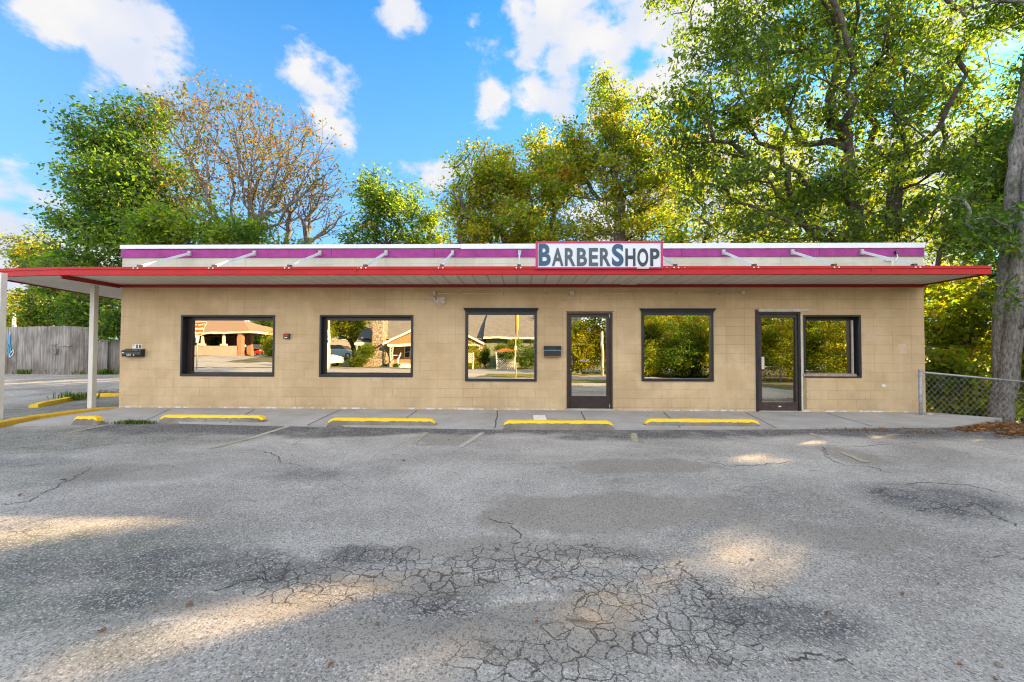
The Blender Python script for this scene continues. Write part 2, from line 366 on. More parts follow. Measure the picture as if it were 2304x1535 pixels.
def leafmat(name, stops, trans=.5, tcol=1.6, warm=(1.0, 1.2, .42)):
    t = NT(name); f = t.attr('hue'); c = t.ramp(f, stops)
    tr = t.N.new('ShaderNodeBsdfTranslucent'); tc = t.mix(1., c, tuple(x*tcol for x in warm), 'MULTIPLY'); t.L.new(tc, tr.inputs[0])
    mx = t.N.new('ShaderNodeMixShader'); mx.inputs[0].default_value = trans
    t.done(c, .5, spec=.35); t.L.new(t.p.outputs[0], mx.inputs[1]); t.L.new(tr.outputs[0], mx.inputs[2]); t.L.new(mx.outputs[0], t.out.inputs[0]); return t.m
L_green = leafmat('leaf_green', [(0, (.024, .052, .014)), (.45, (.045, .085, .018)), (.8, (.085, .13, .020)), (.97, (.14, .15, .016)), (1, (.22, .09, .02))], .55, 4.2, (1.15, 1.12, .40))
L_olive = leafmat('leaf_olive', [(0, (.034, .072, .012)), (.4, (.072, .12, .014)), (.8, (.14, .17, .016)), (.96, (.22, .18, .016)), (1, (.24, .08, .02))], .55, 3.3, (1.08, 1.15, .42))
L_yel = leafmat('leaf_yellow', [(0, (.09, .13, .010)), (.4, (.21, .22, .014)), (.8, (.34, .28, .014)), (1, (.28, .14, .02))], .55, 2.5)
L_rust = leafmat('leaf_rust', [(0, (.09, .10, .016)), (.35, (.18, .13, .022)), (.8, (.26, .12, .022)), (1, (.18, .06, .02))], .45, 2.0, (1.1, 1, .7))
L_big = leafmat('leaf_big_tree', [(0, (.024, .045, .014)), (.4, (.042, .075, .016)), (.75, (.09, .125, .016)), (.97, (.16, .17, .014)), (1, (.24, .09, .02))], .55, 4.2, (1.18, 1.15, .36))
L_gold = leafmat('leaf_gold_brown', [(0, (.08, .12, .014)), (.35, (.17, .16, .02)), (.75, (.24, .15, .022)), (1, (.24, .08, .02))], .45, 1.8, (1.1, 1, .6))
L_dead = leafmat('leaf_dead', [(0, (.12, .055, .02)), (.5, (.23, .10, .03)), (1, (.34, .17, .06))], .2, 1.2, (1, 1, 1))
L_grass = leafmat('grass_blade', [(0, (.04, .09, .015)), (.6, (.09, .15, .02)), (1, (.22, .20, .05))], .4, 1.8)
def mat_bark(name, A, B, sc_=14):
    t = NT(name); n = t.noise(sc_, 8, .7, t.scaled(1, 1, .28)); g = t.noise(3, 5, .6)
    c = t.mix(t.mr(n, .32, .66), A, B); c = t.mix(t.mr(g, .5, .7, 0, .5), c, tuple(x*.55 for x in A))
    return t.done(c, .9, t.bump(n, 1, .03), spec=.2)
M_bark = mat_bark('bark', (.04, .033, .028), (.14, .115, .095))
M_bark3 = mat_bark('pale_bark', (.085, .085, .085), (.19, .185, .18))
M_bark2 = mat_bark('grey_bark', (.05, .046, .042), (.33, .31, .285), 24)
def mat_wood():
    t = NT('weathered_planks'); sp = t.N.new('ShaderNodeSeparateXYZ'); t.L.new(t.vec(), sp.inputs[0])
    n = t.noise(1, 6, .65, t.scaled(16, 16, .9)); big = t.noise(.8, 4, .6, t.scaled(1.6, 1.6, .8))
    c = t.mix(t.mr(n, .3, .7), (.14, .125, .11), (.40, .385, .36)); c = t.mix(t.mr(big, .45, .62, 0, .75), c, t.mix(n, (.05, .042, .036), (.15, .115, .09)))
    c = t.mix(t.mr(sp.outputs[2], 1.4, .4, 0, .35), c, (.10, .065, .045))
    return t.done(c, .9, t.bump(n, .6, .01), spec=.2)
M_wood = mat_wood()

def gz(x, y):
    """terrain height"""
    x = np.asarray(x, float); y = np.asarray(y, float)
    ss = lambda a, b, v: (lambda q: q*q*(3-2*q))(np.clip((v-a)/(b-a), 0, 1))
    z = -.05+0*x
    z = z+.34*ss(11, 18.5, y)*ss(-9.4, -10.6, x)
    z = z-.35*ss(9.3, 12.5, x)*ss(6.0, 9.0, y)-2.2*ss(9.2, 16, x)*ss(9.4, 15, y)-.8*ss(13, 20, y)*ss(-9, -6, x)
    z = z+.75*ss(-13.5, -27, y)*ss(-15, -22, x)
    return z

# ------------------------------------------------------------------ ground sheet
def axis(parts):
    a = []
    for s, e, st in parts: a += list(np.arange(s, e-1e-6, st))
    a.append(parts[-1][1]); return np.array(a)
def seg_dist(X, Y, pts):
    dm = np.full(X.shape, 9e9)
    for (ax, ay), (bx, by) in zip(pts[:-1], pts[1:]):
        ux, uy = bx-ax, by-ay; q = np.clip(((X-ax)*ux+(Y-ay)*uy)/(ux*ux+uy*uy+1e-9), 0, 1)
        dm = np.minimum(dm, np.hypot(X-ax-q*ux, Y-ay-q*uy))
    return dm
def vnoise(X, Y, s, seed):
    """smooth value noise in plan"""
    x, y = X/s, Y/s; i, j = np.floor(x).astype(int), np.floor(y).astype(int); u, v = x-i, y-j; u, v = u*u*(3-2*u), v*v*(3-2*v)
    def h(a, b): 
        q = np.sin(a*127.1+b*311.7+seed*74.7)*43758.5453; return q-np.floor(q)
    return (h(i, j)*(1-u)+h(i+1, j)*u)*(1-v)+(h(i, j+1)*(1-u)+h(i+1, j+1)*u)*v
def fbm(X, Y, s, seed, o=4):
    r = 0; a = 1; t = 0
    for k in range(o): r = r+a*vnoise(X, Y, s/2**k, seed+k); t += a; a *= .55
    return r/t
def voro(X, Y, s, seed):
    i, j = np.floor(X/s).astype(int), np.floor(Y/s).astype(int); d1 = np.full(X.shape, 9.); d2 = d1.copy(); idv = np.zeros(X.shape)
    for a in (-1, 0, 1):
        for b in (-1, 0, 1):
            p, q = i+a, j+b
            h1 = np.sin(p*127.1+q*311.7+seed)*43758.5; h1 -= np.floor(h1); h2 = np.sin(p*269.5+q*183.3+seed)*43758.5; h2 -= np.floor(h2)
            d = np.hypot(X/s-(p+h1), Y/s-(q+h2)); c = d < d1
            d2 = np.where(c, d1, np.minimum(d2, d)); idv = np.where(c, h1, idv); d1 = np.where(c, d, d1)
    return (d2-d1)*s, idv
def ell(px, py, rx, ry):
    c = AZ(px, py, -.05); e = AZ(px+rx, py, -.05); f1 = AZ(px, py-ry, -.05); f2 = AZ(px, py+ry, -.05)
    return c[0], (f1[1]+f2[1])/2, abs(e[0]-c[0]), abs(f1[1]-f2[1])/2
def emask(X, Y, L, wob, soft=.45):
    m = np.zeros(X.shape)
    for e in L:
        cx, cy_, rx, ry = ell(*e[:4]); k = e[4] if len(e) > 4 else 1
        d = np.sqrt(((X-cx)/rx)**2+((Y-cy_)/ry)**2)+wob
        m = np.maximum(m, k*np.clip((1+soft*.5-d)/soft, 0, 1))
    return m
def build_ground():
    xs = axis([(-900, -300, 100), (-300, -80, 20), (-80, -24, 2), (-24, -12, .5), (-12, -3.5, .06), (-3.5, 3.3, .0125), (3.3, 10.5, .05), (10.5, 24, .5), (24, 80, 2), (80, 300, 20), (300, 900, 100)])
    ys = axis([(-900, -300, 100), (-300, -80, 20), (-80, -30, 2), (-30, -2, .5), (-2, 1.4, .1), (1.4, 3.9, .0125), (3.9, 9.8, .05), (9.8, 20, .4), (20, 80, 2), (80, 300, 20), (300, 900, 100)])
    X, Y = np.meshgrid(xs, ys); Z = gz(X, Y)
    nr = ((X > -12) & (X < 11) & (Y > -2) & (Y < 9.5)).astype(float)
    fade = np.clip((Y+4)/3, 0, 1)*np.clip((7.6-Y)/1.0, 0, 1)*np.clip((11-X)/2, 0, 1)*np.clip((X+16)/3, 0, 1)
    Z += fade*(.035*(fbm(X, Y, 2.2, 3)-.5)+.012*(fbm(X, Y, .5, 8)-.5)*nr)
    w1 = (fbm(X, Y, .5, 21)-.5)*.9; w2 = (fbm(X, Y, .16, 31, 3)-.5)*.6
    # alligator cracking
    al = emask(X, Y, [(1430, 1340, 190, 90), (1180, 1275, 260, 55), (850, 1258, 210, 38), (730, 1310, 200, 65), (1500, 1420, 220, 80), (1340, 1450, 160, 80, .8), (960, 1345, 220, 55, .6), (1150, 1480, 260, 60, .6), (1700, 1350, 130, 60, .6), (1290, 1510, 260, 50, .7), (600, 1260, 110, 30, .6), (560, 1330, 120, 40, .5), (1750, 1450, 160, 40, .5), (1600, 1250, 100, 24, .4)], w1*1.3, .5)
    crack = al; e1, id1 = voro(X+.05*(fbm(X, Y, .1, 5, 3)-.5), Y+.05*(fbm(X, Y, .1, 6, 3)-.5), .10, 1.7)
    Z += (id1-.5)*.004*(al > .45)
    # shallow pothole where the surface has gone
    pot = emask(X, Y, [(860, 1262, 150, 18), (1300, 1275, 120, 18), (1010, 1310, 190, 26), (1240, 1370, 150, 28), (1460, 1295, 70, 16)], w2, .3)
    Z -= pot*.016
    # loose crumbs on the rim
    rub = emask(X, Y, [(800, 1242, 120, 16), (1330, 1262, 90, 14), (760, 1262, 90, 14), (1520, 1320, 40, 30), (560, 1300, 90, 20, .6)], w2, .6)
    e3, id3 = voro(X, Y, .035, 9.1); st = (rub > .35)*(id3 > .45); Z += st*np.clip(e3/.012, 0, 1)*.005*id3
    sand = emask(X, Y, [(1330, 1158, 330, 48), (1440, 1050, 190, 16), (960, 1310, 200, 28, .9), (1240, 1375, 150, 30), (1210, 1440, 260, 60, .75), (850, 1440, 200, 50, .6), (1350, 1370, 110, 50, .9), (560, 1370, 220, 30, .6), (1900, 1210, 160, 30, .5), (300, 1060, 200, 18, .4), (990, 990, 62, 13, .9), (1430, 987, 9, 12, 1), (1150, 1235, 300, 30, .6), (1920, 1025, 50, 22, .8)], w1*1.1+w2*.9, .25)
    green = emask(X, Y, [(170, 1240, 330, 55), (420, 1300, 260, 45), (120, 1370, 260, 70), (150, 990, 320, 35), (500, 965, 260, 14), (40, 1075, 200, 40, .6), (220, 1460, 200, 60, .6), (90, 930, 260, 28)], w1, .7)
    dark = emask(X, Y, [(820, 1248, 120, 20), (1780, 1395, 190, 50, .9), (2120, 1130, 150, 40), (1730, 1290, 60, 30, .3), (500, 1275, 260, 40, .8), (130, 1290, 200, 40, .7), (300, 1350, 220, 25, .7), (700, 1070, 90, 14, .5), (1300, 985, 60, 6), (980, 1385, 200, 50, .5), (1470, 1250, 80, 14, .4), (60, 1040, 160, 12, .6)], w1, .7)
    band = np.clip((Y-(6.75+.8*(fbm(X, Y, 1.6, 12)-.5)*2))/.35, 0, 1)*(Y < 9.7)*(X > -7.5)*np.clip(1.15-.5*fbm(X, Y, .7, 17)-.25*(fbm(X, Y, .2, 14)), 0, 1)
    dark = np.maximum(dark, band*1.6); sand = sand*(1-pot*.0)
    # beyond the lot: soil and rough ground
    lotn = 1.2*(fbm(X, Y, 2.5, 40)-.5)
    soil = np.clip((X-(9.75+lotn*.5))/.25, 0, 1)*(Y > -3.5)
    soil = np.maximum(soil, (Y > 19)*1.); soil = np.maximum(soil, ((Y > D+.3) & (X > -9.2))*1.)
    soil = np.maximum(soil, (Y < -14.2)*1.); soil = np.maximum(soil, (X < -40)*1.)
    soil = np.maximum(soil, ((X > -2.2+lotn) & (Y < -2.6+lotn*.4) & (Y > -6.5))*1.)
    ny, nx = X.shape; idx = np.arange(nx*ny).reshape(ny, nx)
    Fq = np.stack([idx[:-1, :-1], idx[:-1, 1:], idx[1:, 1:], idx[1:, :-1]], -1).reshape(-1, 4)
    me = np_mesh('ground', np.stack([X, Y, Z], -1).reshape(-1, 3), Fq, dict(crack=crack.ravel(), sand=sand.ravel(), green=green.ravel(), dark=dark.ravel(), soil=soil.ravel()))
    o = finish('ground', me, M_ground, None, smooth=True, kind='structure')
    return Z, xs, ys
GZ, GXS, GYS = build_ground()
def gh(x, y):
    i = min(max(np.searchsorted(GXS, x)-1, 0), len(GXS)-1); j = min(max(np.searchsorted(GYS, y)-1, 0), len(GYS)-1)
    return float(max(GZ[j, i], GZ[min(j+1, len(GYS)-1), min(i+1, len(GXS)-1)]))

# ------------------------------------------------------------------ sidewalk
def slab():
    # plan outline measured on the ground: back along the wall, front edge, right tip
    fr = [AZ(px, py, -.012) for px, py in ((30, 956), (150, 951), (330, 947), (560, 953), (800, 957), (1120, 962), (1400, 963), (1740, 962), (2000, 959), (2165, 957))]
    yb = D+.02; mb = MB(); n = len(fr)
    bk = [(min(p[0]*1.17, XR+.1) if p[0] > 0 else max(p[0]*1.17, XL-.02), yb) for p in fr]; bk[0] = (-9.2, 8.0); bk[1] = (-9.25, 8.9); bk[2] = (-9.28, 9.66)
    bk[-1] = (9.75, 8.9); bk[-2] = (9.05, 9.66)
    V = []
    for p, q in zip(fr, bk): V += [(p[0], p[1], -.09), (p[0], p[1], -.012), (q[0], q[1], .004), (q[0], q[1], -.09)]
    Fs = []
    for i in range(n-1):
        a, b = 4*i, 4*(i+1); Fs += [(a, b, b+1, a+1), (a+1, b+1, b+2, a+2), (a+2, b+2, b+3, a+3)]
    Fs += [(0, 1, 2, 3), (4*n-1, 4*n-2, 4*n-3, 4*n-4)]
    mb.add(V, Fs); mb.build('sidewalk', M_conc, kind='structure')
    # joints cut across the slab
    j = MB()
    for a, b in (((381, 921), (325, 947)), ((573, 921), (515, 952)), ((768, 922), (690, 957)), ((938, 924), (908, 946)), ((1120, 924), (1113, 963)), ((1307, 926), (1324, 963)), ((1493, 927), (1533, 963)), ((1677, 928), (1747, 963)), ((1860, 930), (1965, 960))):
        def z_(p): return -.012+.016*np.clip((p[1]-7.9)/1.75, 0, 1)
        A = AZ(*a, .004); A[1] = min(A[1], D-.01); B = AZ(*b, -.012)
        A = (A[0], A[1], z_(A)+.0035); B = (B[0], B[1]+.02, z_(B)+.0035)
        pts = [np.array(A)+(np.array(B)-np.array(A))*k/6+np.array([rnd.uniform(-.012, .012), 0, 0]) for k in range(7)]
        for p, q in zip(pts[:-1], pts[1:]):
            j.quad((p[0]-.011, p[1], p[2]), (p[0]+.011, p[1], p[2]), (q[0]+.011, q[1], q[2]), (q[0]-.011, q[1], q[2]))
    j.build('sidewalk_joints', M_crk, kind='structure')
XL, XR = -9.293, 8.9365
M_crk = NT('crack_fill').done((.075, .068, .06), .95)
slab()

# ------------------------------------------------------------------ building
bld = thing('shop_building', 'low tan painted block building with red canopy and purple parapet band', 'building', (0, D, 0))
WIN = [  # outer opening in the wall, glass rect (measured), recess of the glass, pane tilt a,b, crown moulding
    dict(o=(407, 618, 709, 847), g=(433, 615.5, 721.5, 837.5), rec=.17, t=(0, 0), crown=None, lab='left window set deep, mirroring a porch building'),
    dict(o=(719, 929.5, 709, 848.5), g=(735.5, 924.5, 721.5, 838.5), rec=.13, t=(0, 0), crown=None, lab='deep-set window mirroring a stone chimney'),
    dict(o=(1047, 1207.5, 703, 858), g=(1053, 1202, 708.5, 852), rec=.03, t=(0, 0), crown=(1043, 1211, 694), lab='flush window with a black crown moulding, mirroring a dark roof'),
    dict(o=(1443, 1604.5, 704, 858), g=(1448, 1598, 709.5, 852), rec=.03, t=(.004, -.004), crown=(1438, 1609, 695), lab='flush window with a black crown moulding, mirroring woods'),
    dict(o=(1808, 1937, 709, 850), g=(1811, 1909, 721.5, 840), rec=.17, t=(-.02, .004), crown=None, lab='small window beside the worn door')]
DOOR = [dict(o=(1275, 1378, 703, 918), g=(1286, 1364, 714, 891), t=(0, .0105)), dict(o=(1703, 1803, 702, 922), g=(1713, 1790, 716, 905), t=(.06, -.004))]
def rect(x0, x1, y0, y1, Y=D):
    ym = (y0+y1)/2; xm = (x0+x1)/2
    return AY(x0, ym, Y)[0], AY(x1, ym, Y)[0], AY(xm, y1, Y)[2], AY(xm, y0, Y)[2]
ZP = 3.70       # top of block parapet, below the cap
def facade():
    ops = [rect(*q['o']) for q in WIN+DOOR]
    ops = [list(o) for o in ops]
    ops[6][2] = 0; ops[5][2] = .045
    zt = 2.775
    xs = sorted({XL, XR, *[v for o in ops for v in o[:2]]}); zs = sorted({-.1, zt, *[v for o in ops for v in o[2:]]})
    # butt-jointed block panels: one box per free cell column (a real wall 0.2 m thick)
    mb = MB()
    for x0, x1 in zip(xs[:-1], xs[1:]):
        run = None
        for z0, z1 in zip(zs[:-1], zs[1:]):
            cx, cz = (x0+x1)/2, (z0+z1)/2
            free = not any(o[0] < cx < o[1] and o[2] < cz < o[3] for o in ops)
            if free and run is None: run = z0
            if (not free) and run is not None: mb.quad((x0, D, run), (x1, D, run), (x1, D, z0), (x0, D, z0)); run = None
        if run is not None: mb.quad((x0, D, run), (x1, D, run), (x1, D, zt), (x0, D, zt))
    for o in ops:      # reveals
        a, b, c, d = o; y1 = D+.2
        mb.quad((a, D, c), (a, y1, c), (a, y1, d), (a, D, d)); mb.quad((b, D, c), (b, D, d), (b, y1, d), (b, y1, c))
        mb.quad((a, D, d), (a, y1, d), (b, y1, d), (b, D, d)); mb.quad((a, D, c), (b, D, c), (b, y1, c), (a, y1, c))
    YB = D+9
    mb.quad((XL, YB, -.6), (XL, D, -.6), (XL, D, zt), (XL, YB, zt)); mb.quad((XR, D, -.6), (XR, YB, -2), (XR, YB, zt), (XR, D, zt)); mb.quad((XR, YB, -2), (XL, YB, -.6), (XL, YB, zt), (XR, YB, zt))
    mb.build('wall', M_wall, bld)
    m = MB(); m.box(XL, XR, D, D+.2, zt, ZP-.06); m.box(XL, XL+.2, D+.2, YB-.2, zt, ZP-.06); m.box(XR-.2, XR, D+.2, YB-.2, zt, ZP-.06); m.box(XL, XR, YB-.2, YB, zt, ZP-.06)
    m.build('parapet', M_para, bld)
    m = MB(); m.box(XL+.2, XR-.2, D+.2, YB-.2, 3.2, 3.3); m.build('roof', M_conc2, bld)
    m = MB(); m.box(XL-.4, XR+.4, D+.3, YB-.1, -.09, -.02); m = MB(); m.box(XL+.2, XR-.2, D+.3, D+.34, 0, 2.7); m.build('inner_wall', M_black, bld)
    # parapet cap in lapped lengths
    xj = AY(1037, 556, D)[0]
    for k, (a, b, zb) in enumerate(((XL-.03, xj, 3.672), (xj+.002, XR+.015, 3.652))):
        m = MB(); m.box(a, b, D-.045-.003*k, D+.24, zb, 3.765+.004*k); m.build('parapet_cap', M_white, bld, bevel=.006)
    for a, b in ((XL-.03, XL+.25), (XR-.23, XR+.012)):
        m = MB(); m.box(a, b, D+.24, YB, 3.66, 3.76); m.build('parapet_cap', M_white, bld)
    z0 = AY(1160, 579, D)[2]; z1 = 3.655
    js = [XL-.02]+[AY(p, 570, D)[0] for p in (512, 747, 978, 1226, 1532, 1842)]+[XR+.012]
    for i, (a, b) in enumerate(zip(js[:-1], js[1:])):
        m = MB(); m.box(a+.002, b-.002, D-.026-.001*(i % 2), D-.001, z0, z1); m.build('parapet_band', M_purple, bld, bevel=.003)
facade()

def window(q):
    a, b, c, d = rect(*q['o']); rec = q['rec']; Yg = D+rec
    ga, gb, gc, gd = rect(*q['g'], Y=Yg)
    m = MB(); t = .055
    if rec > .1:   # casing on the wall face, lining of the reveal, inner frame round the glass
        for x0, x1, z0, z1 in ((a, b, d-t*.7, d), (a, b, c, c+t), (a, a+t*.75, c+t, d-t*.7), (b-t*.75, b, c+t, d-t*.7)): m.box(x0-.0, x1+.0, D-.018, D+.02, z0, z1)
        m.box(a+.003, a+.03, D+.02, Yg+.03, c+.003, d-.003); m.box(b-.03, b-.003, D+.02, Yg+.03, c+.003, d-.003); m.box(a+.03, b-.03, D+.02, Yg+.03, d-.03, d-.003); m.box(a+.03, b-.03, D+.02, Yg+.03, c+.003, c+.035)
    else:
        for x0, x1, z0, z1 in ((a, b, gd, d), (a, b, c, gc), (a, ga, gc, gd), (gb, b, gc, gd)): m.box(x0, x1, D-.03, D+.05, z0, z1)
    fr = m.build('window', M_black, bld, bevel=.003, label=q['lab'])
    if rec > .1:
        m = MB()
        for x0, x1, z0, z1 in ((a+.03, b-.03, gd, d-.03), (a+.03, b-.03, c+.035, gc), (a+.03, ga, gc, gd), (gb, b-.03, gc, gd)):
            if x1 > x0 and z1 > z0: m.box(x0, x1, Yg-.02, Yg+.02, z0, z1)
        m.build('inner_frame', M_bronze, fr, bevel=.002)
    s, r = q['t']; cx, cz = (ga+gb)/2, (gc+gd)/2
    m = MB(); yy = lambda x, z: Yg+.004+s*(x-cx)+r*(z-cz)+(.02 if abs(s) > .01 else 0)
    m.quad((ga-.01, yy(ga, gc), gc-.01), (gb+.01, yy(gb, gc), gc-.01), (gb+.01, yy(gb, gd), gd+.01), (ga-.01, yy(ga, gd), gd+.01)); m.build('pane', M_glass, fr)
    if q['crown']:
        x0, x1, yt = q['crown']; A = AY(x0, yt, D)[0]; B = AY(x1, yt, D)[0]; zt = AY((x0+x1)/2, yt, D)[2]
        m = MB(); V = []
        for z, e, yd in ((d, 0, .035), (d+.022, .0, .04), (d+.06, .6, .055), (zt, 1, .085)):
            l, r_ = a+(A-a)*e, b+(B-b)*e; V += [(l, D, z), (l, D-yd, z), (r_, D-yd, z), (r_, D, z)]
        Fs = []
        for k in range(3):
            o = 4*k; Fs += [(o, o+4, o+5, o+1), (o+1, o+5, o+6, o+2), (o+2, o+6, o+7, o+3)]
        Fs += [(0, 1, 2, 3), (12, 15, 14, 13)]; m.add(V, Fs); m.build('crown_moulding', M_black, fr)
    return fr, (a, b, c, d), (ga, gb, gc, gd)
for q in WIN: fr5, o5, g5 = window(q)
# loose cream strip and timber sill of the small window
m = MB(); m.box(g5[1]+.035, g5[1]+.06, D+.10, D+.14, g5[2], g5[3]); m.build('cream_strip', M_cream, fr5)
a, b, c, d = rect(1806, 1925, 841, 847); m = MB(); m.box(a, b, D-.03, D+.12, c, d); m.build('sill', paint('bare_timber', (.36, .27, .22), .7, .4, 12), fr5)
a, b, c, d = rect(1807, 1815, 851, 921); m = MB()
for k in range(8):
    z = c+(d-c)*k/8; m.box(a, b-(k % 2)*.008, D-.012-(k % 3)*.002, D-.001, z+.006, z+(d-c)/8)
m.build('jamb_blocks', mat_block('jamb_block', (.28, .21, .12), (.34, .26, .15), 0, False), bld)

def doors():
    for k, q in enumerate(DOOR):
        a, b, c, d = rect(*q['o']); c = (.045, .0)[k]; ga, gb, gc, gd = rect(*q['g'], Y=D+.03+.03*k)
        fm = (M_bronze, M_black)[k]; yo = (0, .03)[k]
        m = MB(); fw = .05
        m.box(a, a+fw, D-.02+yo, D+.14, c, d-fw); m.box(b-fw, b, D-.02+yo, D+.14, c, d-fw); m.box(a, b, D-.02+yo, D+.14, d-fw, d)
        if k == 1: m.box(a-.03, a+.025, D-.025, D+.03-.001, .0, d+.05)
        fr = m.build('door', fm, bld, bevel=.004, label=('bronze glass shop door near the black mailbox', 'worn black-framed glass door at the right')[k])
        m = MB(); e = .004; A, B, C_, T = a+fw+e, b-fw-e, c+.012, d-fw-e
        y0, y1 = D+.01+yo, D+.055+yo
        m.box(A, ga, y0, y1, C_, T); m.box(gb, B, y0, y1, C_, T); m.box(ga, gb, y0, y1, gd, T); m.box(ga, gb, y0, y1, C_, gc)
        m.build('door_leaf', (M_bronze, paint('worn_bronze', (.06, .04, .035), .5, .5, 10, .2, chips=(.68, (.35, .33, .32))))[k], fr, bevel=.003)
        s, r = q['t']; cx, cz = (ga+gb)/2, (gc+gd)/2; m = MB(); yy = lambda x, z: D+.04+yo+s*(x-cx)+r*(z-cz)
        m.quad((ga-.01, yy(ga, gc), gc-.01), (gb+.01, yy(gb, gc), gc-.01), (gb+.01, yy(gb, gd), gd+.01), (ga-.01, yy(ga, gd), gd+.01)); m.build('pane', M_glass, fr)
        if k == 0:
            hx = AY(1285, 810, D)[0]; z0, z1 = AY(1285, 823, D)[2], AY(1285, 797, D)[2]
            m = MB(); m.tube([(hx, D+.01, z1), (hx+.02, D-.05, z1), (hx+.055, D-.06, z1-.01), (hx+.06, D-.06, z1-.05), (hx+.06, D-.06, z0+.04), (hx+.05, D-.06, z0+.005), (hx+.02, D-.05, z0), (hx, D+.01, z0)], .012, 8); m.build('handle', M_box, fr, smooth=True)
            m = MB(); m.box(hx+.01, hx+.05, D-.02, D+.01, z0-.14, z0-.04); m.build('lock_plate', M_box, fr)
            m = MB(); m.tube([(hx-.005, D-.015, z0-.09), (hx-.005, D+.012, z0-.09)], .014, 12); m.build('lock_cylinder', paint('brass', (.65, .5, .25), .3, .1, 5, .05, .8), fr)
            for z in (c+.03, d-fw-.07):
                m = MB(); m.tube([(b-fw-.02, D-.02, z), (b-fw-.02, D-.02, z+.08)], .012, 8); m.build('hinge', M_galv, fr)
            m = MB(); m.box(a-.02, b+.03, D-.012, D-.001, d+.008, d+.03); m.build('rusty_lintel', M_rust, fr)
            m = MB(); m.box(a-.02, b+.02, D-.05, D+.1, .004, .044); m.build('threshold', M_conc2, fr)
            # faded lettering remnants on the glass: a small ring above two rows of scratches
            m = MB(); c0 = AY(1325, 742, D+.035)
            for i in range(16):
                q0, q1 = 2*math.pi*i/16, 2*math.pi*(i+1)/16
                m.quad(*[(c0[0]+rr*math.cos(q_), D+.031+.0105*(c0[2]-cz), c0[2]+rr*math.sin(q_)) for rr, q_ in ((.035, q0), (.035, q1), (.042, q1), (.042, q0))])
            c1 = AY(1306, 812, D+.035)
            m.build('window_decal', paint('faded_decal', (.55, .56, .56), .6), fr)
            text_obj('HOURS', (c1[0], D+.029, c1[2]-.02), .20, .055, paint('faded_letters', (.62, .62, .60), .6), fr, 'door_lettering', slope=True)
        else:
            a2, b2, c2, d2 = rect(1713, 1719, 803, 831, D+.02); m = MB(); m.box(a2, b2, D-.0, D+.04, c2, d2); m.build('handle', M_cream, fr, bevel=.003)
            a2, b2, c2, d2 = rect(1706, 1819, 694.5, 701.5); m = MB()
            n = 3
            for i in range(n): m.box(a2+(b2-a2)*i/n+.003, a2+(b2-a2)*(i+1)/n-.003, D-.03-.002*i, D-.001, c2, d2)
            m.build('lintel', paint('chipped_cream', (.60, .52, .40), .7, .2, 9, .4, chips=(.62, (.30, .15, .10))), fr)
            m = MB(); m.box(b-.004, b+.03, D-.006, D+.1, .0, d-.06); m.build('cream_strip', M_cream, fr)
            m = MB(); m.box(a-.02, b+.03, D-.02, D+.12, .004, .018); m.build('threshold', M_conc2, fr)
            lx = AY(1757, 910, D)[0]; m = MB(); m.box(lx-.03, lx+.03, D+.036, D+.04, .10, .125); m.build('sticker', M_wht, fr)
def text_mesh(body, ext=.004, bold=.0):
    cu = bpy.data.curves.new('lettering', 'FONT'); cu.body = body; cu.size = 1; cu.extrude = ext; cu.offset = bold; cu.resolution_u = 6
    ob = bpy.data.objects.new('lettering', cu); COL.objects.link(ob); bpy.context.view_layer.update()
    me = bpy.data.meshes.new_from_object(ob.evaluated_get(bpy.context.evaluated_depsgraph_get()))
    V = np.array([v.co[:] for v in me.vertices]); Fs = [tuple(p.vertices) for p in me.polygons]
    bpy.data.objects.remove(ob); bpy.data.curves.remove(cu); bpy.data.meshes.remove(me); return V, Fs
def text_obj(body, org, wid, hei, mat, parent, name, bold=.0, thick=.006, slope=False, flip=False, kind=None):
    """flat letters in the X-Z plane facing -Y (flip: facing +Y), fitted to wid x hei with their lower left at org"""
    V, Fs = text_mesh(body, .5, bold); mn, mx = V.min(0), V.max(0); V = (V-mn)/(mx-mn)
    s = -1 if flip else 1
    P = [(org[0]+s*v[0]*wid, org[1]+s*(-v[2])*thick, org[2]+v[1]*hei) for v in V]
    mb = MB(); mb.add(P, Fs); return mb.build(name, mat, parent)
doors()

# canopy
YF = 8.281; ZC = 2.817; ZT = 2.985
XFR = AY(2230, 612, YF)[0]; XFL = AY(133, 612, YF)[0]
wa, wb = AZ(17, 635, 2.80), AZ(272, 678, 2.80)
u = (wb-wa)/(wb[1]-wa[1]); wfl = wa+u*(8.5-wa[1]); wbk = wb+u*(14.5-wb[1])
def sweep(path, prof):
    """profile (outward, z) carried along a plan path; outward is to the right of travel"""
    n = len(path); P = [np.array(p[:2], float) for p in path]; N = []
    for i in range(n):
        t = []
        if i > 0: t.append((P[i]-P[i-1])/np.linalg.norm(P[i]-P[i-1]))
        if i < n-1: t.append((P[i+1]-P[i])/np.linalg.norm(P[i+1]-P[i]))
        nn = sum(np.array([k[1], -k[0]]) for k in t); nn /= np.linalg.norm(nn); nn /= max(.3, nn@np.array([t[0][1], -t[0][0]])); N.append(nn)
    k = len(prof); V = []; 
    for i in range(n):
        for o_, z in prof: q = P[i]+N[i]*o_; V.append((q[0], q[1], z))
    Fs = [(i*k+j, (i+1)*k+j, (i+1)*k+(j+1) % k, i*k+(j+1) % k) for i in range(n-1) for j in range(k)]
    Fs += [tuple(range(k-1, -1, -1)), tuple(range((n-1)*k, n*k))]
    return MB().add(V, Fs)
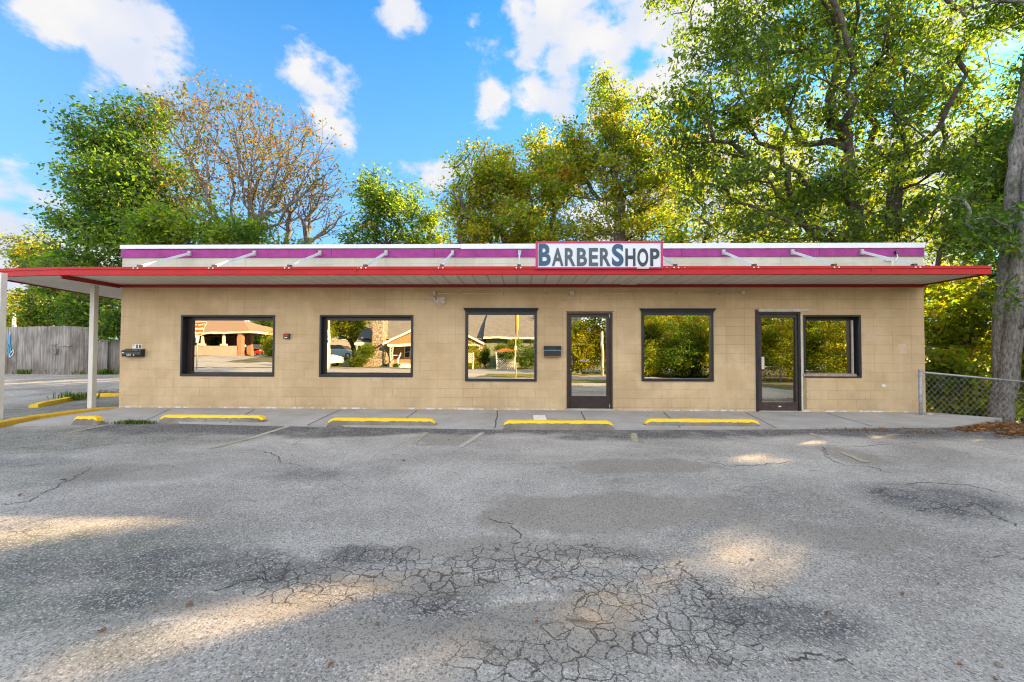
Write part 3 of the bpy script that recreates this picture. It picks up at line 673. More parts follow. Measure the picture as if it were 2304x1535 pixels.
def canopy():
    lf = (wfl[0], 8.5); path = [(wbk[0], 14.5), lf, (XFL, YF), (XFR, YF), (XR+.03, D+.0)]
    prof = [(-.02, ZC), (.0, ZC), (.012, ZC+.008), (.012, ZC+.055), (.0, ZC+.062), (.0, ZC+.115), (.014, ZC+.118), (.014, ZT), (-.03, ZT), (-.03, ZT-.01), (-.02, ZT-.01)]
    # front fascia in lengths, then the ends
    sweep([lf, (XFL, YF), (XFR, YF)], prof).build('canopy_fascia', M_red, bld)
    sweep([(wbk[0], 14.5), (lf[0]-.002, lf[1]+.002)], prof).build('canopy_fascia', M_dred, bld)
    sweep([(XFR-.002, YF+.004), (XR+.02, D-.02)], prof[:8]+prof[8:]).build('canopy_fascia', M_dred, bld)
    m = MB(); ZS = ZC+.03
    V = [(XFL, YF+.02), (XFR-.03, YF+.02), (XR, D-.001), (XL, D-.001)]
    m.prism([(x, y) for x, y in V], 2, ZS, ZT-.02); m.build('canopy_soffit', M_soff, bld)
    m = MB(); V = [(lf[0]+.02, 8.52), (XFL-.004, YF+.02), (XL-.004, D), (XL-.004, 14.5), (wbk[0]+.02, 14.5)]
    m.prism(V, 2, ZS, ZT-.02); m.build('canopy_soffit', M_soff, bld)
    # trim on the wall and the hip beam at the left corner
    z0, z1 = AY(1160, 647, D)[2], AY(1160, 637.5, D)[2]
    m = MB(); m.box(XL-.02, XR+.025, D-.035, D-.0015, z0, ZS-.001); m.build('canopy_wall_trim', M_dred, bld, bevel=.003)
    m = MB(); m.bar((XFL+.0, YF+.04, ZS-.045), (XL-.02, D-.04, ZS-.045), .03, .085); m.build('canopy_hip_trim', M_dred, bld)
    for px in (1430,):   # lap in the soffit metal
        x = AY(px, 640, D)[0]; m = MB(); m.box(x-.35, x, YF+.03, D-.04, ZS-.012, ZS-.004); m.build('soffit_seam', M_soff, bld)
    for i, (px, pt, pb) in enumerate(((8, 0, 938), (211, 0, 914))):
        if i == 0: B = AZ(-6, 939, .0); X_, Y_ = B[0], B[1]
        else: B = AZ(206, 914, .0); X_, Y_ = B[0], B[1]
        m = MB(); m.box(X_-.055, X_+.055, Y_-.055, Y_+.055, -.05, ZS-.002); m.build('canopy_post', M_post, bld, bevel=.006)
    # braces
    for i in range(11):
        x = -7.6665+1.5228*i; zb = 3.552
        m = MB(); jx = rnd.uniform(-.01, .01)
        m.bar((x+jx, YF+.10, ZT+.035), (x, D-.055, zb), .030, .030); m.bar((x+jx-.014, YF+.10, ZT+.056), (x-.014, D-.055, zb+.024), .005, .02); m.bar((x+jx+.014, YF+.10, ZT+.056), (x+.014, D-.055, zb+.024), .005, .02)
        br = m.build('canopy_brace', M_white, bld)
        m = MB(); m.box(x-.035, x+.035, D-.075, D-.028, zb-.05, zb+.065); m.build('bracket', M_galv, br, bevel=.004)
        m = MB(); m.box(x-.04, x+.03, YF+.03, YF+.10, ZT-.008, ZT+.05); m.build('clip', M_box, br)
        for dx in (-.055, .03):
            m = MB(); m.tube([(x+dx, YF-.014, ZT-.03), (x+dx, YF-.028, ZT-.03)], .013, 10); m.build('bolt', M_wht, br)
canopy()
def trim_details():
    for px, w_ in ((801, .012), (1505, .012), (1962, .01)):
        x = AY(px, 615, YF)[0]; m = MB(); m.box(x-w_, x+w_, YF-.017, YF-.0125, ZC+.002, ZT-.002); m.build('fascia_joint', M_dred, bld)
    for px in (806, 812, 826, 1420, 1478, 1488, 1500, 1540): 
        x = AY(px, 604, YF)[0]; m = MB(); m.tube([(x, YF-.0145, ZT-.028), (x, YF-.022, ZT-.028)], .007, 8); m.build('rivet', M_wht, bld)
    A = [AY(px, py, D-.06) for px, py in ((2018, 570), (2021, 578), (2016, 586), (2008, 591), (2009, 598), (2018, 600))]
    m = MB(); m.tube([(p[0], D-.05, p[2]) for p in A], .009, 6); o = m.build('service_cable', M_wht, None, smooth=True); tag(o, 'loose white cable curling down the purple band at the right end', 'cable')
    p = A[0]; m = MB(); m.box(p[0]-.03, p[0]+.02, D-.08, D-.027, p[2]-.01, p[2]+.05); m.build('cable_head', M_box, o)
    A = [AY(px, py, D-.05) for px, py in ((1990, 586), (1998, 589), (2006, 588))]; m = MB(); m.tube([(p[0], D-.03, p[2]) for p in A], .006, 5); m.build('wire_end', M_box, o)
trim_details()

# ------------------------------------------------------------------ sign
def shop_sign():
    Y = YF-.03; a, b, c, d = rect(1205, 1491.5, 543, 605, Y)
    s = thing('shop_sign', 'long white sign reading BarberShop in blue and grey letters with magenta frame', 'shop sign', ((a+b)/2, Y, c))
    ia, ib, ic, id_ = rect(1210.2, 1487, 547, 601.3, Y)
    m = MB(); m.box(ia-.002, ib+.002, Y+.004, Y+.05, ic-.002, id_+.002); m.build('panel', M_signw, s)
    m = MB(); m.box(a, b, Y-.012, Y+.06, id_, d); m.box(a, b, Y-.012, Y+.06, c, ic); m.box(a, ia, Y-.012, Y+.06, ic, id_); m.box(ib, b, Y-.012, Y+.06, ic, id_); m.build('frame', M_mag, s, bevel=.003)
    for x in (a+.15, (a+b)/2, b-.15):
        m = MB(); m.bar((x, Y+.075, c+.02), (x, Y+.075, d-.05), .03, .03); m.build('support', M_galv, s)
    G = [('B', 92, 300, 105, 485, M_blue, .035), ('A', 320, 522, 178, 488, M_grey, .03), ('R', 545, 728, 178, 489, M_grey, .03), ('B', 752, 926, 178, 490, M_grey, .03), ('E', 960, 1118, 178, 491, M_grey, .03), ('R', 1151, 1336, 180, 491, M_grey, .03),
         ('S', 1358, 1560, 106, 494, M_blue, .035), ('H', 1590, 1765, 186, 491, M_dk, .03), ('O', 1798, 1986, 183, 497, M_dk, .03), ('P', 2020, 2180, 185, 492, M_dk, .03)]
    for ch, x0, x1, y0, y1, mt, bo in G:
        A, B, C_, D_ = rect(1200+x0/7.68, 1200+x1/7.68, 535+y0/7.68, 535+y1/7.68, Y)
        text_obj(ch, (A, Y+.004, C_), B-A, D_-C_, mt, s, 'letter', bold=bo, thick=.007)
    m = MB(); A = AY(1433, 603.5, Y); B = AY(1460, 603.5, Y); m.box(A[0], B[0], Y-.016, Y-.012, A[2]-.01, A[2]+.008); m.build('sticker', M_wht, s)
shop_sign()

# ------------------------------------------------------------------ trees and plants
def leaf_mesh(P, size, rng, droop=.35, wid=.5, hue=None, spread=1.0):
    """many small folded leaves at points P -> (V, Fq, hue)"""
    n = len(P)
    a = rng.normal(size=(n, 3)); a[:, 2] = a[:, 2]*.6-droop; a /= np.linalg.norm(a, axis=1)[:, None]
    b = rng.normal(size=(n, 3)); b[:, 2] *= .6; b = b-a*np.sum(a*b, 1)[:, None]; b /= np.linalg.norm(b, axis=1)[:, None]+1e-9
    c = np.cross(a, b); s = size*rng.uniform(.45, 1.45, n)[:, None]
    w_ = wid*s*rng.uniform(.7, 1.3, n)[:, None]; fold = rng.uniform(.0, .22, n)[:, None]*s
    V = np.stack([P, P+a*s*.45+b*w_*.5+c*fold*.6, P+a*s, P+a*s*.45-b*w_*.5+c*fold*.6], 1).reshape(-1, 3)
    i = np.arange(n)[:, None]*4
    Fq = np.concatenate([i+np.array([[0, 1, 2]]), i+np.array([[0, 2, 3]])], 0)
    if hue is None: hue = rng.uniform(0, 1, n)
    return V, Fq, np.repeat(np.clip(hue, 0, 1), 4)
def tree_geo(seed, base, forks, blobs, n_attr, lpa, size, tr, cl=.45, droop=.35, hue_bias=0, wid=.5, lean_up=.35, pw=.3, hsd=.22, step=.45, shell=.35, sparse=None):
    """trunk from base to each fork, limbs grown out to points in the crown, leaves on the twigs"""
    rng = np.random.default_rng(seed); base = np.array(base, float)
    B = [np.array(b, float) for b in blobs]; vol = np.array([b[3]*b[4]*b[5] for b in B])**.8; vol /= vol.sum()
    k = rng.choice(len(B), n_attr, p=vol); U = rng.normal(size=(n_attr, 3)); U /= np.linalg.norm(U, axis=1)[:, None]
    r = rng.uniform(0, 1, n_attr)**shell; BB = np.array([B[i] for i in k]); A = BB[:, :3]+U*BB[:, 3:6]*r[:, None]
    A = A+rng.normal(size=A.shape)*.09*BB[:, 3:6]; A = A[A[:, 2] > base[2]+(.6 if tr > .12 else .06)]
    if sparse is not None: pass
    N = [base]; par = [-1]; tips = []
    def grow(i0, target, jit=.12, up=0.):
        p0 = N[i0]; d = target-p0; L = np.linalg.norm(d); m = max(1, int(L/step)); i = i0
        # leave the parent along its own direction, then bend
        pd = N[i0]-N[par[i0]] if par[i0] >= 0 else np.array([0, 0, 1.]); pd = pd/(np.linalg.norm(pd)+1e-9)
        ctrl = p0+d*.45+pd*L*.22+np.array([0, 0, L*up*.25])
        off = rng.normal(size=3)*jit*L*.25
        for s in range(1, m+1):
            t = s/m; q = (1-t)**2*p0+2*t*(1-t)*(ctrl+off)+t*t*target
            if s < m: q = q+rng.normal(size=3)*.03*step
            N.append(q); par.append(i); i = len(N)-1
        return i
    fi = [grow(0, np.array(f, float), .1) for f in forks]
    root_d = {0: 0}
    o = np.argsort(np.min([np.linalg.norm(A-np.array(f), axis=1) for f in forks], axis=0)); A = A[o]
    start = 0; dist = [0.]
    def upd():
        while len(dist) < len(N): j = len(dist); dist.append(dist[par[j]]+np.linalg.norm(N[j]-N[par[j]]))
    for q in A:
        upd(); NA = np.array(N); dd = np.linalg.norm(NA-q, axis=1); cost = dd+pw*np.array(dist)+np.where(NA[:, 2] > q[2]+.2, .7, 0)
        cost[:max(1, fi[0]//2)] += 5
        tips.append(grow(int(np.argmin(cost)), q, .32, lean_up))
    N_ = np.array(N); cnt = np.zeros(len(N))
    for t in tips: cnt[t] += 1
    for j in range(len(N)-1, 0, -1): cnt[par[j]] += cnt[j]
    tot = max(1, cnt[0]); rad = tr*np.maximum(cnt/tot, .00002)**.52; rad = np.maximum(rad, .006)
    # limbs as tapered six-sided tubes, one per segment, sharing rings
    ch = [[] for _ in N]
    for j in range(1, len(N)): ch[par[j]].append(j)
    Vs, Fs = [], []; nv = 0
    stack = [(0, c) for c in ch[0]]
    while stack:
        p, c = stack.pop(); chain = [p, c]
        while ch[chain[-1]]:
            kids = sorted(ch[chain[-1]], key=lambda x: -cnt[x]); stack += [(chain[-1], z) for z in kids[1:]]; chain.append(kids[0])
        pts = N_[chain]; rr = rad[chain].copy(); rr[0] = min(rr[0], rr[1]*1.15)
        if p == 0: rr[0] = rad[c]*1.3
        if rr.max() < .014 and len(chain) > 6: pass
        n = 9 if rr.max() > .12 else (5 if rr.max() > .03 else 3)
        T = np.gradient(pts, axis=0); T /= np.linalg.norm(T, axis=1)[:, None]+1e-9
        a = np.cross(T, [.13, .21, 1.]) if abs(T[0][2]) < .95 else np.cross(T, [1., .1, .1]); a /= np.linalg.norm(a, axis=1)[:, None]+1e-9; b = np.cross(T, a)
        q = 2*np.pi*np.arange(n)/n; rough_ = 1+.10*rng.normal(size=(len(chain), n))*(rr[:, None] > .08)
        ring = pts[:, None]+(a[:, None]*np.cos(q)[None, :, None]+b[:, None]*np.sin(q)[None, :, None])*(rr[:, None]*rough_)[..., None]
        Vs.append(ring.reshape(-1, 3)); m = len(chain)
        i, j = np.meshgrid(np.arange(m-1), np.arange(n), indexing='ij'); j2 = (j+1) % n
        Fs.append(np.stack([i*n+j, i*n+j2, (i+1)*n+j2, (i+1)*n+j], -1).reshape(-1, 4)+nv); nv += m*n
    W = (np.concatenate(Vs), np.concatenate(Fs))
    # leaves: clusters on outer twigs
    T_ = N_[tips]; PT = N_[[par[t] for t in tips]]
    dens = np.ones(len(T_)) if sparse is None else np.array([sparse(p) for p in T_])
    cnts = rng.poisson(lpa*dens*rng.gamma(1.3, 1/1.3, len(T_))); ii = np.repeat(np.arange(len(T_)), cnts)
    tt = rng.uniform(-.2, 1, len(ii))[:, None]; P = T_[ii]*(1-tt*.6)+PT[ii]*tt*.6+rng.normal(size=(len(ii), 3))*np.array([cl, cl, cl*.62])*.62
    hb = rng.normal(size=len(T_))*.16
    hue = hue_bias+hb[ii]+rng.normal(size=len(ii))*hsd+.42
    red = rng.uniform(0, 1, len(T_))[ii] > .995; hue = np.where(red, 1., np.minimum(hue, .97))
    return W, leaf_mesh(P, size, rng, droop, wid, hue)
NLEAF = [0]
PATCH = [(120, 1182, 190, 30), (330, 1146, 230, 24), (520, 1139, 60, 5), (40, 1190, 120, 42), (840, 1350, 200, 30), (620, 1392, 200, 26), (420, 1440, 220, 30), (250, 1490, 180, 30), (900, 1462, 140, 46), (790, 1496, 100, 24),
         (1390, 1360, 110, 42), (1440, 1320, 70, 16), (1590, 1262, 160, 32), (1700, 1228, 110, 26), (1700, 1292, 90, 26), (1250, 1420, 50, 10), (2030, 985, 60, 4), (2150, 990, 70, 5), (1800, 993, 50, 4), (1700, 1035, 60, 6), (2260, 1250, 50, 14), (1730, 1440, 60, 12)]
def open_to_sun(P):  # thins crowns where their shadow would cover the chosen sun patches
    PT2 = [(p[0], p[1], p[2]*1.15, p[3]*1.9) for p in PATCH]; t = (P[:, 2]+.05)/SV[2]; S = P-SV[None]*t[:, None]
    return emask(S[:, 0], S[:, 1], PT2, (fbm(S[:, 0], S[:, 1], .4, 91, 3)-.5)*.8, .25) < .5
def tree(label, cat, base, forks, blobs, n_attr, lpa, size, tr, leaf, bark=None, raw=False, name='broadleaf_tree', group=None, **kw):
    global TSEED; TSEED += 1
    t = thing(name, label, cat, base, group); lpa *= 1.25 if base[1] > 14 else 1.45; size *= .86 if size < .16 else .95
    W, Lf = tree_geo(TSEED, base, forks, blobs, n_attr, lpa, size, tr, **kw)
    if base[1] > 0:
        k = len(Lf[0])//4; keep = open_to_sun(Lf[0].reshape(k, 4, 3).mean(1)); n_ = int(keep.sum()); i_ = np.arange(n_)[:, None]*4
        Lf = (Lf[0].reshape(k, 4, 3)[keep].reshape(-1, 3), np.concatenate([i_+np.array([[0, 1, 2]]), i_+np.array([[0, 2, 3]])], 0), Lf[2].reshape(k, 4)[keep].ravel())
    og = np.array(t.location)
    finish('trunk', np_mesh('trunk', W[0]-og, W[1]), bark or M_bark, t, smooth=True)
    finish('crown', np_mesh('crown', Lf[0]-og, Lf[1], {'hue': Lf[2]}), leaf, t)
    NLEAF[0] += len(Lf[0])//4
    return t
TSEED = 100
def BL(px, py, rx, ry, Y, dz=None, dy=None):       # crown lobe: measured centre and half sizes at distance Y
    c = AY(px, py, Y); s = Y/F
    return (c[0], c[1], c[2], rx*s*1.0, dy or rx*s*.8, ry*s)
def PT_(px, py, Y): return AY(px, py, Y)
TB = 'trees behind the shop'
def back_trees():
    # dense green tree at the left
    tree('tall dense green tree, leftmost of the big trees behind the shop', 'tree', (*PT_(300, 800, 19.5)[:2], -.4), [PT_(300, 620, 19.5), PT_(270, 480, 19.5)],
         [BL(250, 330, 95, 110, 19.5), BL(215, 290, 60, 60, 19), BL(260, 460, 125, 110, 19), BL(190, 480, 65, 90, 19), BL(240, 590, 130, 90, 18.5), BL(350, 420, 110, 110, 20), BL(360, 540, 110, 60, 19.5), BL(330, 260, 60, 50, 20)], 520, 62, .19, .34, L_green, group=TB, cl=.55, hue_bias=-.05, shell=.45)
    # broad, half bare rusty tree
    def sp(p):
        x = (p[0]/p[1]); q = 1.15-1.05*np.clip((x+.62)/.38, 0, 1); zz = np.clip((p[2]-4.5)/6, 0, 1); return max(.04, q*(.35+.75*zz))
    tree('broad half-bare tree with rusty autumn leaves behind the shop', 'tree', (*PT_(545, 800, 17.5)[:2], -.4), [PT_(515, 530, 17.5), PT_(580, 500, 17.3), PT_(560, 555, 18)],
         [BL(450, 300, 130, 110, 17.5), BL(400, 230, 90, 50, 17.5), BL(560, 270, 150, 90, 18), BL(660, 340, 110, 110, 18), BL(720, 410, 80, 80, 17.5), BL(620, 430, 130, 80, 17.5), BL(420, 440, 90, 80, 17.5), BL(560, 400, 160, 120, 17.8)], 900, 7.5, .15, .25, L_gold, M_bark3, group=TB, cl=.34, sparse=sp, pw=.62, lean_up=.3, hsd=.28, hue_bias=.05, shell=.5)
    tree('bare spreading tree with thin curved branches right of the rusty tree', 'tree', (*PT_(640, 800, 19)[:2], -.5), [PT_(640, 560, 19), PT_(690, 540, 19)],
         [BL(690, 430, 110, 90, 19), BL(740, 500, 70, 50, 19), BL(640, 470, 90, 70, 19)], 420, 1.6, .15, .19, L_gold, M_bark3, group=TB, cl=.4, pw=.6, lean_up=.25, shell=.6)
    tree('low leafy green tree in front of the rusty tree trunks', 'tree', (*PT_(450, 800, 16)[:2], -.4), [PT_(450, 620, 16)],
         [BL(420, 510, 90, 50, 16), BL(540, 530, 90, 40, 16), BL(640, 560, 90, 25, 16), BL(350, 520, 80, 60, 16)], 170, 45, .17, .16, L_olive, group=TB, cl=.42)
    # small green pair
    tree('green tree standing alone behind the middle of the roof', 'tree', (*PT_(860, 800, 24)[:2], -.5), [PT_(860, 600, 24)],
         [BL(850, 440, 50, 60, 24), BL(870, 500, 75, 60, 24), BL(830, 540, 60, 50, 24), BL(830, 700, 120, 70, 24)], 260, 55, .2, .24, L_green, group=TB, cl=.55, hue_bias=.05)  # lowest lobe, hidden by the shop, added to shade the ground by the fence
    tree('small yellowish green tree right beside the lone green tree', 'tree', (*PT_(945, 800, 25)[:2], -.5), [PT_(945, 620, 25)],
         [BL(930, 470, 34, 60, 25), BL(965, 510, 45, 50, 25), BL(940, 560, 70, 40, 25), BL(945, 690, 90, 70, 25)], 210, 48, .2, .2, L_olive, group=TB, cl=.5)  # its bottom lobe is likewise unseen and added for shade on the back lot
    tree('thin airy tree with pale yellow leaves before the first yellow tree', 'tree', (*PT_(1040, 800, 21)[:2], -.5), [PT_(1040, 600, 21)],
         [BL(1030, 440, 60, 50, 21), BL(1080, 370, 70, 55, 21), BL(1050, 520, 60, 50, 21)], 150, 22, .17, .18, L_yel, group=TB, cl=.45, shell=.5)
    tree('rounded yellow-green tree just left above the sign', 'tree', (*PT_(1170, 800, 22)[:2], -.5), [PT_(1170, 600, 22), PT_(1130, 560, 22)],
         [BL(1180, 430, 110, 100, 22), BL(1120, 400, 60, 60, 22), BL(1250, 400, 80, 90, 22), BL(1170, 530, 190, 60, 22), BL(1230, 330, 50, 40, 22), BL(1080, 480, 70, 70, 22)], 520, 55, .18, .28, L_olive, group=TB, cl=.45, hue_bias=.32, shell=.45)
    tree('tall autumn tree with a pointed yellow top above the sign', 'tree', (*PT_(1395, 800, 20)[:2], -.5), [PT_(1395, 540, 20), PT_(1390, 420, 20)],
         [BL(1370, 225, 45, 60, 20), BL(1395, 250, 60, 60, 20), BL(1340, 320, 90, 70, 20), BL(1290, 350, 60, 60, 20), BL(1420, 300, 90, 90, 20), BL(1300, 380, 70, 60, 20), BL(1400, 420, 120, 80, 20), BL(1480, 400, 80, 100, 20), BL(1400, 510, 150, 40, 20)], 520, 42, .17, .3, L_olive, group=TB, cl=.42, hue_bias=.30, shell=.5)
    # yellow, backlit woods further back
    for i, (px, Y, hb, lab) in enumerate(((1560, 27, .0, 'bright yellow backlit tree low behind the right half of the roof'), (1760, 29, -.1, 'yellow-green backlit tree behind the limbs of the big tree'), (1960, 28, .0, 'yellow tree glowing behind the fork of the big tree'), (2180, 27, -.1, 'far yellow-green tree at the right edge, behind the leaning trunk'))):
        tree(lab, 'tree', (*PT_(px, 800, Y)[:2], -1), [PT_(px, 620, Y)], [BL(px, 430, 120, 90, Y), BL(px-50, 520, 110, 60, Y), BL(px+60, 500, 100, 70, Y), BL(px, 330, 70, 60, Y), BL(px, 620, 130, 70, Y)], 300, 38, .21, .25, L_yel, group=TB, cl=.5, hue_bias=hb+.05, shell=.5)
    # the great green tree over the right half
    tree('huge green tree with long dark limbs reaching over the right half of the roof', 'tree', (*PT_(2005, 830, 15.5)[:2], -1.4),
         [PT_(1985, 520, 15.5), PT_(1905, 370, 15.2), PT_(2022, 360, 15.5), PT_(2100, 640, 14.5)],
         [BL(1620, 90, 110, 80, 15), BL(1800, 60, 200, 90, 15.5), BL(2030, 70, 170, 90, 15.5), BL(1560, 220, 110, 90, 14.8), BL(1720, 230, 190, 110, 15), BL(1960, 230, 180, 120, 15.2), BL(2170, 190, 110, 120, 15.5), BL(1540, 330, 110, 60, 15), BL(1640, 400, 140, 80, 15), BL(1850, 420, 170, 80, 15), BL(2100, 380, 150, 110, 15), BL(1650, 500, 110, 30, 14.8), BL(1880, 520, 170, 40, 14.5), BL(2120, 520, 150, 60, 14.5), BL(1750, -60, 260, 90, 15.5), BL(2050, -80, 220, 90, 15.5)],
         1300, 44, .19, .40, L_big, group=TB, cl=.46, droop=.75, wid=.42, hue_bias=-.02, shell=.55, step=.5)
    # leaning trunk at the right with its own foliage
    tree('thick grey trunk leaning right beside the chain-link fence', 'tree', (*PT_(2252, 950, 10.2)[:2], -.55), [PT_(2262, 760, 10.2), PT_(2285, 560, 10.2), PT_(2322, 330, 10.4), PT_(2350, 20, 10.6)],
         [BL(2240, 520, 70, 60, 9.8), BL(2180, 470, 60, 70, 10.5), BL(2420, 200, 130, 200, 10.5), BL(2280, 660, 45, 60, 9.5), BL(2400, 480, 100, 120, 10), BL(2350, -40, 160, 100, 10.5)],
         330, 52, .13, .275, L_green, bark=M_bark2, cl=.4, droop=.6, hue_bias=-.1, shell=.5)
def side_trees():
    G = 'saplings in the hollow right of the shop'  # yellow leaf colour stands in for backlight that does not reach the hollow
    for px, py, Y, rx, ry, lab, lf, hb in ((2140, 720, 13, 90, 90, 'leafy maple sapling filling the gap between shop corner and leaning trunk', L_yel, -.1), (2120, 840, 12, 70, 60, 'low maple bush behind the chain-link fence next to the shop corner', L_olive, .15),
                                          (2200, 900, 11.6, 60, 50, 'small yellow-green bush at the foot of the leaning trunk', L_yel, .0), (2300, 820, 12.5, 70, 120, 'yellow-green bush right of the leaning trunk at the frame edge', L_yel, -.25),
                                          (2120, 650, 17, 110, 70, 'bright yellow backlit sapling seen high under the canopy end', L_yel, .2), (2190, 780, 16, 110, 110, 'yellow backlit thicket sapling deep in the hollow', L_yel, .2), (2100, 910, 16, 100, 80, 'dark green thicket bush low in the hollow', L_olive, .3), (2330, 640, 17, 120, 90, 'backlit sapling behind the upper leaning trunk', L_yel, -.25)):
        b = PT_(px, 900, Y); bz = float(gz(b[0], b[1]))-.1
        tree(lab, 'tree', (b[0], b[1], bz), [PT_(px, py+ry*.9, Y)], [BL(px, py, rx, ry, Y), BL(px-rx*.5, py+ry*.3, rx*.6, ry*.6, Y), BL(px+rx*.5, py+ry*.4, rx*.6, ry*.6, Y)], 120, 20, .16, .07, lf, name='sapling', group=G, cl=.30, wid=.75, hue_bias=hb, droop=.5, shell=.6, step=.3)
    G = 'trees beyond the plank fence'
    for px, py, Y, rx, ry, lab, lf, hb, lp in ((50, 700, 42, 55, 45, 'yellow autumn tree far beyond the plank fence by the white pole', L_yel, .2, 50), (130, 690, 27, 70, 50, 'bushy green tree in the middle beyond the plank fence', L_green, .1, 50), (215, 700, 24, 60, 70, 'dark green tree beyond the plank fence near the shop corner', L_green, -.1, 55), (70, 560, 27, 65, 55, 'small airy autumn tree at the left edge above the canopy', L_olive, .35, 24), (150, 620, 26, 60, 60, 'olive tree filling the space left of the tall dense tree', L_olive, -.05, 36)):
        b = PT_(px, 840, Y)
        tree(lab, 'tree', (b[0], b[1], .0), [PT_(px, py+ry*.8, Y), PT_(px+10, py+ry*.3, Y)], [BL(px, py, rx, ry, Y), BL(px-rx*.4, py+ry*.4, rx*.6, ry*.6, Y), BL(px+rx*.4, py+ry*.3, rx*.7, ry*.6, Y)], 130, lp, .2 if Y < 35 else .3, .2, lf, group=G, cl=.5 if Y < 35 else .8, hue_bias=hb)
    # ivy-like branch that hangs over the fence by the shop corner
    b = PT_(262, 845, 18.3)
    tree('drooping green bush hanging over the plank fence beside the shop corner', 'bush', (b[0]+.6, b[1]+.5, .2), [PT_(262, 720, 18.3)], [BL(250, 745, 26, 16, 17.9), BL(262, 715, 25, 25, 18)], 50, 45, .16, .06, L_green, name='bush', cl=.25, droop=.7)
back_trees(); side_trees()

# ------------------------------------------------------------------ things on and by the wall
def wall_things():
    Y = D
    a, b, c, d = rect(284, 326.5, 786, 802.5, D)
    t = thing('mailbox', 'black wall mailbox lettered STE A under the house number', 'mailbox', ((a+b)/2, D, c))
    m = MB(); m.prism([(D-.001, c), (D-.10, c), (D-.12, c+.03), (D-.12, d-.05), (D-.001, d)], 0, a, b); m.build('box', M_box, t, bevel=.006)
    m = MB(); m.add([(a-.006, D-.001, d+.006), (a-.006, D-.128, d-.052), (b+.006, D-.128, d-.052), (b+.006, D-.001, d+.006), (a-.006, D-.001, d+.012), (a-.006, D-.130, d-.046), (b+.006, D-.130, d-.046), (b+.006, D-.001, d+.012)], [(0, 1, 2, 3), (4, 7, 6, 5), (0, 4, 5, 1), (1, 5, 6, 2), (2, 6, 7, 3), (3, 7, 4, 0)]); m.build('lid', M_box, t)
    text_obj('STE', (a+.125, D-.121, c+.012), .10, .05, M_wht, t, 'lettering', thick=.003); text_obj('A', (a+.275, D-.121, c+.012), .03, .05, M_wht, t, 'lettering', thick=.003)
    m = MB(); m.box(a+.02, a+.06, D-.123, D-.12, d-.09, d-.07); m.build('sticker', M_alu, t)
    a, b, c, d = rect(298.5, 320, 775, 786, D)
    t = thing('house_number', 'white tile with the number 718, its first digit half worn away', 'house number', ((a+b)/2, D, c))
    m = MB(); m.box(a, b, D-.008, D-.001, c+.014, d); m.build('tile', M_wht, t)
    w_ = (b-a)/3
    text_obj('7', (a+.012, D-.009, c+.07), w_*.6, .035, M_dk, t, 'digit', bold=.02, thick=.003)
    text_obj('1', (a+w_+.02, D-.009, c+.022), w_*.45, .085, M_dk, t, 'digit', bold=.03, thick=.003); text_obj('8', (a+2*w_+.008, D-.009, c+.022), w_*.75, .085, M_dk, t, 'digit', bold=.03, thick=.003)
    a, b, c, d = rect(640, 653.5, 751, 763, D)
    t = thing('alarm_box', 'small black and red alarm box between the two left windows', 'alarm', ((a+b)/2, D, c))
    m = MB(); m.box(a, b, D-.055, D-.001, c, d); m.build('housing', M_box, t, bevel=.008)
    m = MB(); m.box(a+.03, b-.035, D-.06, D-.054, c+.06, d-.02); m.build('light', paint('red_plastic', (.6, .01, .01), .3), t, bevel=.004)
    m = MB(); m.box(a+.03, b-.045, D-.059, D-.054, c+.018, c+.04); m.build('plate', M_alu, t)
    a, b, c, d = rect(1223, 1262, 778.5, 802.5, D)
    t = thing('mailbox', 'black mailbox with a clear lower flap between the crown-moulded window and bronze door', 'mailbox', ((a+b)/2, D, c))
    zm = c+(d-c)*.62
    m = MB(); m.box(a, b, D-.10, D-.001, zm, d); m.build('hood', M_box, t, bevel=.006)
    m = MB(); m.prism([(D-.001, c), (D-.075, c), (D-.095, zm-.003), (D-.001, zm-.003)], 0, a+.004, b-.004); tray = m.build('tray', paint('smoked_plastic', (.03, .035, .04), .08, .3, 8, .02, spec=1.), t, bevel=.003)
    m = MB(); m.box(a+.002, b-.002, D-.100, D-.094, zm-.012, zm); m.build('rim', paint('glass_rim', (.25, .42, .42), .2), t); m = MB(); m.box(a+.002, b-.002, D-.082, D-.074, c-.003, c+.012); m.build('rim', paint('amber_rim', (.28, .15, .05), .4), t)
    # conduit with three boxes
    p0, p1, p2 = AY(978, 661, D), AY(1286, 661, D), AY(1670, 659, D)
    t = thing('conduit', 'long thin conduit with three junction boxes under the canopy', 'conduit', (p1[0], D, p1[2]))
    m = MB(); m.tube([(p0[0], D-.02, p0[2]), (p1[0], D-.02, p1[2])], .009, 8); m.tube([(p1[0], D-.02, p1[2]), (p2[0], D-.02, p2[2])], .009, 8); m.build('pipe', M_cream, t, smooth=True)
    for k, p in enumerate((p0, p1, p2)):
        m = MB(); s = (.03, .045, .03)[k]; m.box(p[0]-s, p[0]+s, D-.055, D-.001, p[2]-.045, p[2]+.045); m.build('junction_box', M_cream, t, bevel=.005)
    for x in np.linspace(p0[0]+.6, p2[0]-.5, 7):
        m = MB(); m.box(x-.012, x+.012, D-.032, D-.001, p1[2]-.018, p1[2]+.022); m.build('strap', M_galv, t)
    # torn flap below the first junction box
    q = [(957, 665), (974, 669), (1000, 668.5), (1003, 676), (1000, 684), (994, 685.5), (989, 691), (982, 685), (974, 679), (965, 674)]
    m = MB(); P = [AY(x, y, D-.03) for x, y in q]; P = [(p[0], D-.012-.05*((i*37) % 5)/5, p[2]) for i, p in enumerate(P)]
    cc = np.mean(P, axis=0); cc[1] = D-.04
    m.add(P+[cc], [(i, (i+1) % len(P), len(P)) for i in range(len(P))])
